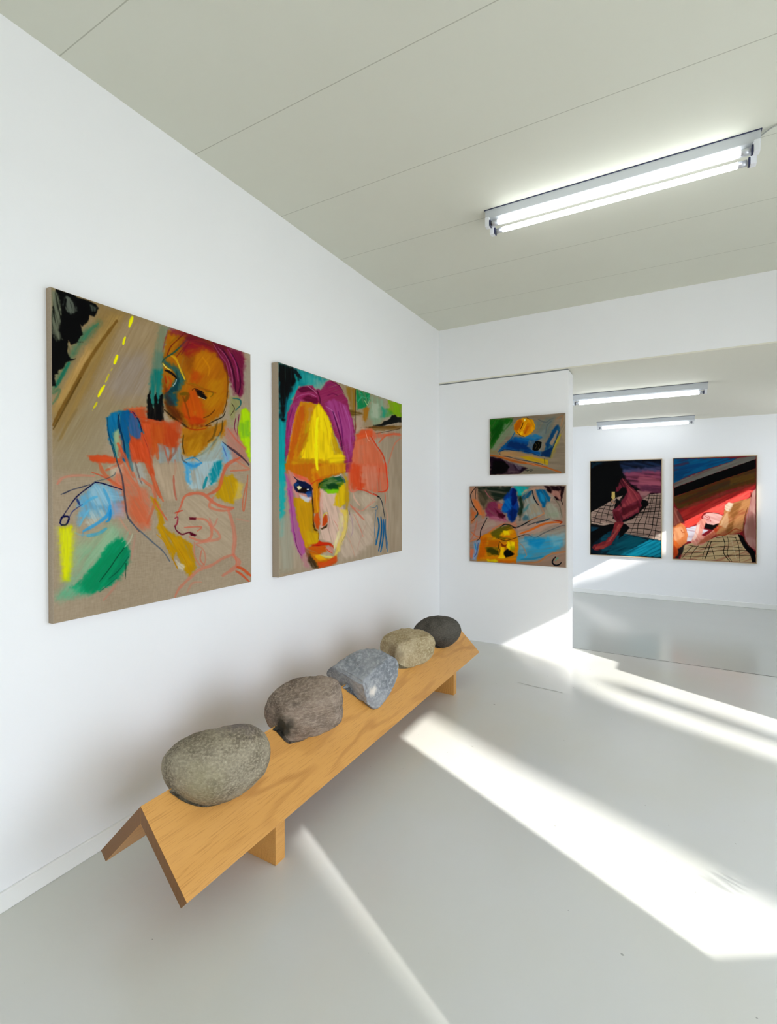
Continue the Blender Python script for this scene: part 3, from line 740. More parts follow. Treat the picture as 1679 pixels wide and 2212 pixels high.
PA = '''
v: 80 600 3.498
p 8f7a55 .75 90 -62 .35: 90,60 640,160 940,340 940,700 800,1000 500,1050 300,1280 100,1300
p a08d72 .8 60 -62 .3: 620,300 920,350 900,600 840,960 560,1010 420,1080 330,1200 480,700
p 95886f .7 60 -62 .3: 420,900 820,980 540,1030 520,1300 560,1500 250,1500 120,1450 120,1200
p 978b82 .75 70 -60 .2: 640,600 800,560 860,700 820,900 600,930 520,830
p 8b7142 .55 40 -62 .4: 480,210 700,270 600,420 300,1000 130,1200 120,1000 380,560
p b0935c .7 40 -62 .5: 560,280 640,290 420,620 280,820 150,1050 120,1010 250,740 400,520
p b49360 .8 22 -62 .4: 380,520 420,560 270,810 170,960 140,990 150,940 260,740
s 6f5326 34 .85: 600,330 420,580 290,810 180,1000 120,1120
s 55401c 16 .8: 330,760 260,890 180,1040 122,1150
s 9c8150 40 .5: 520,500 380,780 250,1050 180,1220
s 7f6a44 26 .45: 300,1000 220,1130 160,1240
p 2f6a52 .7 40 -60 .5: 330,420 470,340 450,380 330,520 240,660 140,860 112,870 130,800 220,640
s 1f6b58 30 .8: 240,650 180,760 140,830
s 3f7a62 24 .6: 460,350 400,400 350,470
s 4c7458 22 .6: 120,880 170,850 150,910 115,960
p 83836c .9 22 -75 .6: 104,85 300,150 300,260 250,300 180,320 190,470 110,430
p 050607 1 7 80 0: 140,90 200,110 240,95 300,150 360,170 440,200 462,235 450,270 432,300 395,288 385,335 342,372 325,355 345,435 325,448 300,500 250,510 235,480 228,560 250,620 285,625 225,640 195,690 160,700 155,730 130,740 137,820 110,826 100,560 104,300
p 767a68 .9 14 78 .7: 110,100 155,120 175,200 182,280 165,420 190,470 150,480 112,430 106,260
p 70756a .85 12 75 .8: 205,130 290,190 300,255 255,280 215,250 195,200
p 6d7468 .6 10 75 .8: 395,205 450,225 440,262 410,262
s 050607 26 1: 215,170 195,300 205,420
s 050607 16 1: 240,100 200,140 165,130
s 6e6a54 12 .8: 232,500 245,560 240,600
s 151818 5 .9: 300,490 350,490
s 151818 6 .9: 225,625 270,622 290,615
s e8e20e 26 1 .3 .1: 718,300 705,340 695,372
s e8e20e 19 1 .3 .1: 664,452 655,480 650,505
s e8e20e 26 1 .3 .1: 604,592 595,620 584,650
s d6c832 8 .7: 568,688 556,705
s d2c82a 14 .7: 542,732 528,765 515,792
s e8e00c 22 1 .3 .1: 508,818 485,855 462,900
s dcd21c 15 .85: 452,945 440,968 426,990
s c8bc50 6 .5: 415,1010 420,1000
# post strip
p 7c8670 .85 18 92 .3: 915,360 1000,378 972,520 945,700 925,860 855,860 880,700 900,480
p 5a7a6c .7 25 92 .4: 890,560 965,560 945,800 850,800
p 14706a .85 25 92 .5: 872,700 950,690 945,960 840,980 850,850
p 020303 1 7 90 .25: 832,900 850,850 858,930 880,990 885,900 900,870 912,960 925,900 950,870 955,1083 900,1085 828,1072
# head
p 9f6414 .97 16 -70 .25: 985,400 1090,395 1300,440 1440,520 1450,700 1440,900 1400,1030 1290,1110 1150,1140 1040,1060 970,960 945,860 950,600
p 8a5612 .8 30 -60 .4: 960,850 1130,880 1120,1060 1040,1080 980,1030
p a8680f .9 24 -65 .3: 1180,560 1330,560 1420,680 1430,860 1380,1000 1290,1060 1250,900 1300,860 1180,800
p b5770f .8 30 -55 .4: 1190,600 1280,560 1340,620 1330,700 1200,740
p b07d12 .7 30 -50 .4: 1300,780 1420,760 1420,900 1330,1000 1260,980
p 7c4210 .6 26 -40 .4: 1110,560 1190,600 1170,720 1120,700
p 8c5a10 .8 20 -50 .3: 1100,420 1180,470 1120,580 1050,600 1000,580 1010,430
p a86f12 .8 18 -50 .3: 1000,430 1060,400 1060,500 1000,580
p a8440c .7 24 -30 .4: 1180,700 1250,740 1200,800 1150,780
p b4500e .9 22 75 .35: 1150,840 1200,840 1270,1020 1250,1110 1170,1100 1110,1060 1080,1000
p b2570c .9 16 80 .3: 1170,880 1195,880 1225,1010 1190,1030 1165,1000
p b67433 .6 9 60 .2: 1180,1010 1200,1005 1205,1040 1182,1040
p a83c0a .75 16 20 .3: 1120,1050 1200,1050 1280,1080 1200,1120 1140,1100
p 7c2a10 .75 16 5 .3: 1120,1125 1200,1112 1300,1120 1230,1165 1150,1160
s 4c1e0c 12 .8: 1110,1125 1180,1140 1260,1125 1310,1115
p 55380c .7 22 60 .4: 970,950 1090,1020 1130,1120 1060,1090 990,1030
s 241a0a 16 .75: 960,1000 1030,1060 1090,1100 1130,1130
# neck
p a8701a .92 18 -60 .35: 1090,1130 1320,1120 1420,1080 1420,1180 1330,1300 1180,1370 1090,1330
p 8c5e12 .7 30 -45 .4: 1110,1200 1330,1140 1260,1280 1120,1330
p b88a24 .6 24 -60 .4: 1120,1240 1250,1180 1230,1330 1140,1350
s 1c1608 9 .85: 1420,1010 1400,1050 1330,1085 1270,1120
s 3a3010 16 .7: 1400,1080 1390,1160 1330,1250 1250,1330 1150,1370
s 2e2610 10 .7: 1105,1190 1098,1260 1110,1330
s 3a3218 18 .5: 1360,1090 1330,1200 1290,1240
# eyes
p 2a5a5e .9 18 50 .3: 950,600 990,640 1080,690 1120,780 1070,860 1000,880 1060,930 1050,970 1000,960 960,900 965,860 1030,800 1060,740 1000,690 948,660
p 153c44 .9 10 60 .3: 1050,700 1080,770 1060,850 1000,880 975,870 1030,820 1050,760
p 1c4a52 .9 14 60 .4: 960,880 1060,860 1050,960 1000,975 965,930
s 0e0c0c 18 .95: 965,700 1000,715 1040,745 1050,760
s ac4d18 22 .85: 990,750 1010,790 985,850 970,860
s a4380e 14 .8: 965,740 975,800
s d8b838 13 .9: 1010,590 1050,620 1085,700 1115,770
s e2cf60 10 .9: 950,650 975,680 1010,700
s c0901b 22 .85: 1015,590 1040,605 1060,640
s cfe0e0 5 .9: 1025,820 1045,795 1052,770
s 1f4a40 14 .9: 1130,470 1040,560 965,610 945,640
s 3a4410 30 .5: 1080,880 1140,880 1120,930
s 2a0c0c 7 .9: 1170,850 1190,838 1230,855 1260,870
p 0a0808 .95 8 40 .1: 1195,845 1240,860 1280,905 1270,922 1230,905 1205,880
s d8c8a0 5 .8: 1215,900 1250,912 1270,920
s 6a5410 12 .7: 1270,855 1330,870 1310,900
s 7a5a10 12 .5: 1150,800 1200,810 1280,850
s 3c2008 7 .85: 1440,860 1425,960 1400,1030
# hair
p 7c2c3c .8 24 20 .6: 1000,385 1090,395 1360,490 1560,560 1570,640 1530,700 1440,620 1350,560 1250,520 1120,560 1080,520 1130,450 1010,430
p 8a1c28 .6 20 -25 .6: 1090,560 1160,490 1300,510 1350,560 1250,540 1150,600
p 6c1f3e .95 14 62 .55: 1330,480 1440,525 1540,565 1570,640 1565,860 1530,900 1480,880 1460,780 1420,680 1360,590
p 5c1c2c .65 14 -20 .5: 1090,400 1300,450 1450,525 1390,570 1250,500 1130,470
p 4a1a10 .5 20 60 .4: 960,760 1000,900 1060,1000 1100,1090 1010,1040 960,960
s 3c0c28 16 .85: 1400,540 1460,640 1490,760 1500,860
s 3a0c2c 12 .85: 1470,570 1520,680 1535,800 1520,880
s 9c3f6c 12 .8: 1440,540 1500,650 1520,780
s b46a8c 9 .6: 1370,530 1430,600 1470,720 1475,840
s a85a7c 8 .6: 1330,500 1380,580 1430,650 1450,740
s 5c1420 10 .7: 1100,430 1060,470 1010,520 980,590
s 8c3c4c 9 .7: 990,390 965,480 948,560
s 702030 10 .7: 1160,460 1120,530 1090,580
p 9d9384 .8 12 88 .3: 1565,640 1610,600 1612,1000 1560,900
s 7a1c2c 9 .7: 1350,560 1260,510 1180,500 1110,530 1050,600
s 8a2c30 7 .6: 1330,520 1240,480 1150,480 1090,510
s 6a1830 8 .7: 1300,440 1230,450 1160,470
s 5a3006 12 .55: 1420,640 1440,780 1430,900
s c8881c 16 .5: 1250,600 1300,680 1290,740
s 8c4c08 12 .6: 1130,800 1210,830 1290,850 1350,870
s 6a3c0a 16 .6: 1100,900 1130,980 1150,1060
s 3a2206 10 .6: 1255,1060 1300,1040 1340,1000
s 120c08 12 .9: 985,700 1030,730 1050,760
s 9c2c10 12 .6: 1130,1135 1200,1150 1270,1140
s 7a5a14 18 .45: 1000,500 1030,470 1060,440
# ear + right
p 8a8a5c .85 14 70 .4: 1460,900 1520,890 1540,940 1510,1010 1470,1090 1452,1040 1455,950
s 2c6060 12 .9: 1480,910 1530,920 1535,960 1500,1000
s 302018 6 .8: 1470,950 1490,990 1460,1040
s 9a9a70 10 .7: 1455,1060 1475,1110 1500,1050
s 6c1c40 8 .9: 1500,1060 1490,1130 1510,1190
s 6c1c40 7 .9: 1525,1030 1515,1130 1512,1230
p a6cc16 .95 10 85 .35: 1545,1000 1575,985 1610,1020 1612,1400 1580,1330 1530,1230 1515,1130
p 5c9c4c .5 20 85 .5: 1530,1100 1600,1080 1605,1200 1540,1200
# sleeve + coat
p b24f2c .9 22 85 .35: 660,1000 820,980 830,1075 860,1085 940,1090 1090,1080 1080,1200 1060,1300 950,1300 850,1370 700,1330 720,1100
p ac4925 .85 18 80 .4: 780,1080 960,1090 1080,1180 1040,1290 900,1290 840,1240
p b8642c .6 30 85 .4: 850,1100 960,1120 950,1300 870,1330
s c76741 12 .7: 660,1005 740,990 820,985
p 14688c .95 12 75 .45: 522,1060 580,1020 680,1005 760,1060 800,1180 740,1240 700,1300 690,1390 640,1400 630,1300 600,1390 560,1240 530,1140
p 8fa88c .85 14 80 .5: 590,1160 640,1150 690,1300 650,1390 600,1390 570,1250
p 4f5c84 .8 16 80 .4: 660,1030 740,1030 790,1200 740,1240 700,1180
p ac4b33 .8 16 85 .4: 690,1180 760,1240 820,1390 700,1400 685,1290
p b04c38 .7 16 85 .5: 610,1190 640,1180 660,1390 620,1400
s 9c3c4c 18 .7: 660,1030 720,1020 740,1060
s ac5941 22 .8: 660,1080 690,1180 690,1320
p 0f5a84 .9 10 78 .35: 640,1010 700,1010 690,1100 700,1240 690,1390 650,1390 640,1240 610,1140
p 1a6f96 .85 10 75 .4: 524,1062 620,1010 600,1110 560,1200 570,1300 540,1240
p 9cab86 .8 12 78 .4: 575,1180 615,1150 630,1260 600,1330 580,1280
p b8502c .9 10 78 .35: 715,1200 770,1230 830,1400 730,1400 700,1260
p c05a34 .85 10 80 .35: 790,1100 850,1110 870,1300 850,1300
s 0c2c4c 10 .85: 610,1040 625,1130 655,1260 668,1390
s 0e4058 9 .9: 530,1060 535,1160 560,1260 590,1380
s 181c40 9 .9: 720,1015 770,1090 800,1200 840,1300 855,1400
s 14344c 12 .8: 620,1030 610,1110 650,1230 670,1380
s b65230 14 .9: 740,1050 830,1070 900,1085
s c05433 34 .9: 790,1180 830,1290 850,1400
p 8a9aa0 .7 14 85 .5: 910,1260 1000,1280 1050,1290 1080,1260 1100,1400 920,1400
s ac5b44 14 .7: 960,1280 990,1400
# shirt and collar
p 9caeae .75 16 -60 .4: 1100,1360 1200,1350 1380,1180 1400,1250 1480,1300 1500,1400 1110,1400
p 74a8c8 .7 12 80 .4: 1390,1240 1430,1260 1470,1330 1440,1400 1400,1390
p ac7b6e .85 16 60 .5: 1420,1130 1500,1150 1580,1290 1590,1400 1480,1390 1430,1250
s c06a54 14 .7: 1440,1140 1500,1220 1570,1290
s 2c3450 9 .8: 1400,1240 1470,1300 1560,1370 1600,1420
s 3888b8 12 .8: 1100,1385 1180,1360 1240,1400
p b95230 .85 14 0 .4: 385,1350 520,1345 590,1370 560,1400 420,1400
v: 80 960 3.498
p c0512c .8 12 5 .5: 380,95 560,92 620,110 650,140 560,145 420,140
s c46341 34 .85 .5 .5: 610,0 640,60 680,130 730,250
s bf5937 34 .9 .4 .5: 700,0 730,60 750,140
s c05633 60 .95 .3 .4: 780,0 810,80 850,180 870,230
s b65231 40 .8 .5 .5: 860,120 870,230 900,330 930,400
s b85c34 30 .7: 900,0 905,60 910,110
s ac5633 26 .6: 1000,0 1010,60 1000,120
s 8c4c38 20 .5: 1050,0 1040,60 1000,110 990,150
s ac6752 22 .6: 1040,120 1045,180 1035,240
p b3a08a .75 26 80 .3: 870,150 1020,140 1110,130 1130,330 1060,420 980,420 900,250
p a8b0b0 .55 20 80 .5: 700,130 780,140 830,260 800,310 740,290
s ac5241 18 .6: 1030,240 1035,340 1050,420
s 14505c 12 .9: 570,0 590,80 605,140
s 2c7080 30 .6: 680,0 690,90 720,200
s 64504c 14 .6: 740,140 770,250 790,300
# orange drawing of the coat front
p be6f54 .75 24 55 .5: 640,160 700,240 760,330 830,340 860,430 850,640 760,650 720,560 640,500 600,400 560,300
p c06a4b .8 22 60 .5: 700,400 780,400 830,500 840,600 740,600 700,540
p b9674b .6 16 40 .5: 620,380 660,370 650,480 590,470
s c27154 30 .75: 640,130 690,240 760,330 780,420
s c0684b 26 .7: 790,260 830,300 870,330 890,430 830,600
s b96344 22 .8: 520,200 590,170 640,140
s c06544 34 .8: 470,150 500,220 570,290 640,330
s c47860 26 .7: 640,160 600,230 620,300 700,310
s c06e4f 24 .8: 870,230 900,330 950,430
s c0765c 16 .7: 730,220 790,400 830,520
s b95b41 12 .8: 410,215 480,240 560,280
s c28471 22 .7: 150,305 180,265 250,245 340,240 430,245
s c07c6a 12 .6: 190,270 150,310
s c58d78 18 .5: 620,560 660,620 700,680
s b9897b 18 .5: 740,690 720,800 700,880 650,980 600,1060
s b98171 20 .55: 620,1020 560,1110 500,1180
s c0846e 14 .7: 760,260 860,310 870,370
# pale parts, blue hand
p c9bfae .5 20 20 .4: 540,170 640,160 640,210 560,240
p 6aa4c4 .85 22 70 .5: 330,400 430,300 520,310 600,340 640,400 640,500 560,560 440,560 330,560 310,620 300,560 340,480 300,470
p 9fc0cc .7 22 60 .5: 420,310 520,320 570,400 560,460 450,470 380,400
p bcc4bc .65 26 60 .5: 400,510 480,500 520,540 460,600 400,640 370,600
p 8fb8cc .65 20 10 .4: 520,330 640,360 650,420 560,440
p b09cb0 .5 20 0 .4: 560,440 660,450 660,560 570,560
s 3f9acc 30 .85: 550,470 530,540 440,610 350,660
s 2d86bc 22 .9: 555,500 545,570 520,590
s 2f92c8 30 .85: 520,640 460,680 380,695
s 58a8cc 24 .7: 340,470 400,420 450,400
s 4c9cc4 24 .7: 500,340 530,400 550,460
s 6cb0cc 20 .7: 390,500 350,560 320,620
s 5898bc 16 .5: 350,660 340,700
s 7ca8b8 16 .5: 280,670 330,690 400,690
s 0c1040 10 1 .3 .1: 640,345 560,320 450,292 400,320 300,400 240,480 195,550 175,600
s 0c1040 16 1 .3 .2: 175,600 185,615 220,610 240,560 215,550 185,560 172,600
s 1c2c68 8 .8: 240,560 270,510 340,460
s 1c2c60 18 .8: 300,420 320,460
s 27304c 9 .85: 180,385 260,350 330,330 400,308
s 39505c 8 .7: 430,285 520,265 580,235 590,215
s 2a3040 10 .6: 200,380 240,360
# long dark coat line
s 3c3c48 16 .8 .6: 600,130 640,250 660,400 680,540 720,600 770,660
s 56606c 12 .85: 700,585 780,660 870,740 950,810 1000,885
# yellow + green lower left
p d2d200 .92 26 88 .35: 170,630 262,620 268,700 262,900 245,1040 195,1040 185,850
p cdd45c .4 40 88 .3: 150,640 300,640 290,900 180,1040
p 7eae8e .7 60 -55 .5: 560,600 660,680 640,780 480,880 300,1060 180,1180 140,1160 280,960 300,780 420,760
p 9ab493 .5 50 -50 .4: 300,720 560,640 600,720 400,900 260,1000
p 0f8c60 .95 16 -52 .45: 640,700 665,740 690,800 680,900 640,990 560,1060 400,1140 280,1110 250,1090 340,1020 440,900 540,760
p 0c8058 .85 30 -52 .5: 600,720 680,760 690,880 620,1020 430,1120 300,1120 420,960
p 0a7a58 .9 14 -52 .5: 660,760 695,810 670,900 600,1000 520,1060 600,920
p 5aa884 .6 30 -50 .5: 180,1120 300,1060 400,1140 260,1170 150,1180
s 083c2c 8 .85: 660,780 600,860 540,950 470,1040
s 0c4c3c 7 .8: 690,850 620,950 540,1020
s 0c3c2c 6 .9: 670,900 668,970 665,1020
s 0c5c48 6 .85: 600,1010 530,1070 470,1118
s b4c0a8 12 .6: 720,680 700,730 660,780
s 8caa90 10 .6: 690,660 670,710 640,740
# blue shirt lower
p a8c0c8 .8 18 80 .5: 1110,130 1240,140 1370,110 1400,180 1360,290 1250,340 1150,340 1120,230
p 4c9cc8 .85 14 80 .5: 1105,130 1220,140 1200,180 1150,190 1160,300 1130,290
s 3c88b8 22 .8: 1110,135 1180,165 1240,140
p 13808c .95 14 75 .5: 1340,135 1390,125 1395,190 1350,280 1310,310 1300,220
s 12808c 24 .85: 1280,250 1255,330
s 5a4c40 14 .6: 1090,80 1100,120 1130,140
s 8c90c0 14 .5: 1400,0 1420,60 1440,120
s 3c68a0 10 .6: 1400,10 1430,90
# yellow blocks
p b28d11 .92 14 75 .5: 1400,240 1480,230 1520,300 1500,380 1480,450 1400,425 1340,390 1370,300
p d8b83c .5 20 75 .5: 1490,280 1560,300 1540,400 1490,420
p ae840d .92 14 60 .5: 860,400 900,420 940,520 960,620 1000,660 1080,700 1170,760 1200,930 1150,990 1110,960 1080,880 1050,820 1020,860 960,740 900,640 920,560
p ba9014 .6 18 55 .5: 1000,680 1100,730 1180,900 1120,940 1050,800
p c8c0ac .8 12 40 .4: 1050,880 1120,920 1100,960 1060,940
s b07f0c 8 .8: 900,680 960,740 1000,820
s a8780c 6 .7: 1060,780 1120,880 1150,960
s ac780d 12 .8: 1020,860 1060,940
s c06044 16 .75: 880,420 930,500 980,575
# right sleeve drawing
s c06348 30 .8: 1530,100 1440,150 1400,230 1370,330 1290,380
s c06e52 14 .8: 1460,200 1600,190
s c0674b 12 .7: 1590,230 1580,360 1560,500 1550,440 1580,290
s 3c2c30 14 .7: 1440,10 1520,70 1600,150
s c07459 20 .6: 1500,120 1560,160 1600,180
p b98671 .4 16 40 .5: 1450,150 1580,140 1590,190 1470,190
# the cat
p b5a48e .6 26 40 .3: 1100,400 1250,380 1440,470 1480,650 1480,830 1250,900 1210,760 1100,700 1050,600
s c2684f 26 .8: 1090,440 1120,390 1190,370 1260,380 1330,440 1400,470 1480,480
s c07159 20 .7: 1330,400 1300,470 1390,500 1470,490
s c47460 34 .6: 1440,490 1480,620 1490,730 1480,830 1520,900 1400,990
s c06852 14 .8: 1100,430 1070,500 1050,540
s c2735c 22 .7: 1200,560 1270,570 1310,620 1310,700 1240,730 1150,700
s c06a56 12 .8: 1110,630 1170,625 1240,625 1210,655
s c47863 22 .6: 1300,610 1360,660 1375,710 1290,730 1200,750
s 8c2c3c 14 .85: 1040,560 1060,550 1055,600 1035,620
s 5c1428 12 .9: 1040,620 1050,650 1090,680 1130,670 1160,662
p 4c0c20 .95 6 10 0: 1140,660 1170,665 1200,685 1190,695 1160,690
p 5c1424 .95 6 0 0: 1145,550 1200,552 1198,570 1150,572
s b24433 12 .8: 1040,520 1065,510 1095,500
s c27b6a 16 .6: 1360,560 1330,620 1300,560
s c07863 14 .6: 1185,740 1190,850 1240,920 1270,870 1250,790 1200,760
s c47863 26 .65: 1480,830 1400,860 1320,910 1220,950 1150,1010 1070,1090 1040,1150
s bd6e59 14 .7: 1240,800 1230,870 1260,910
s c07f6a 16 .5: 1240,1040 1170,1050 1130,1120
s c28674 14 .4: 1500,560 1600,580
s c25633 26 .9: 1510,925 1550,940 1610,990
s bf593a 18 .9: 1500,955 1540,980 1600,1035
s c0715c 12 .6: 1480,830 1500,870 1500,930
v: 0 0 1
'''
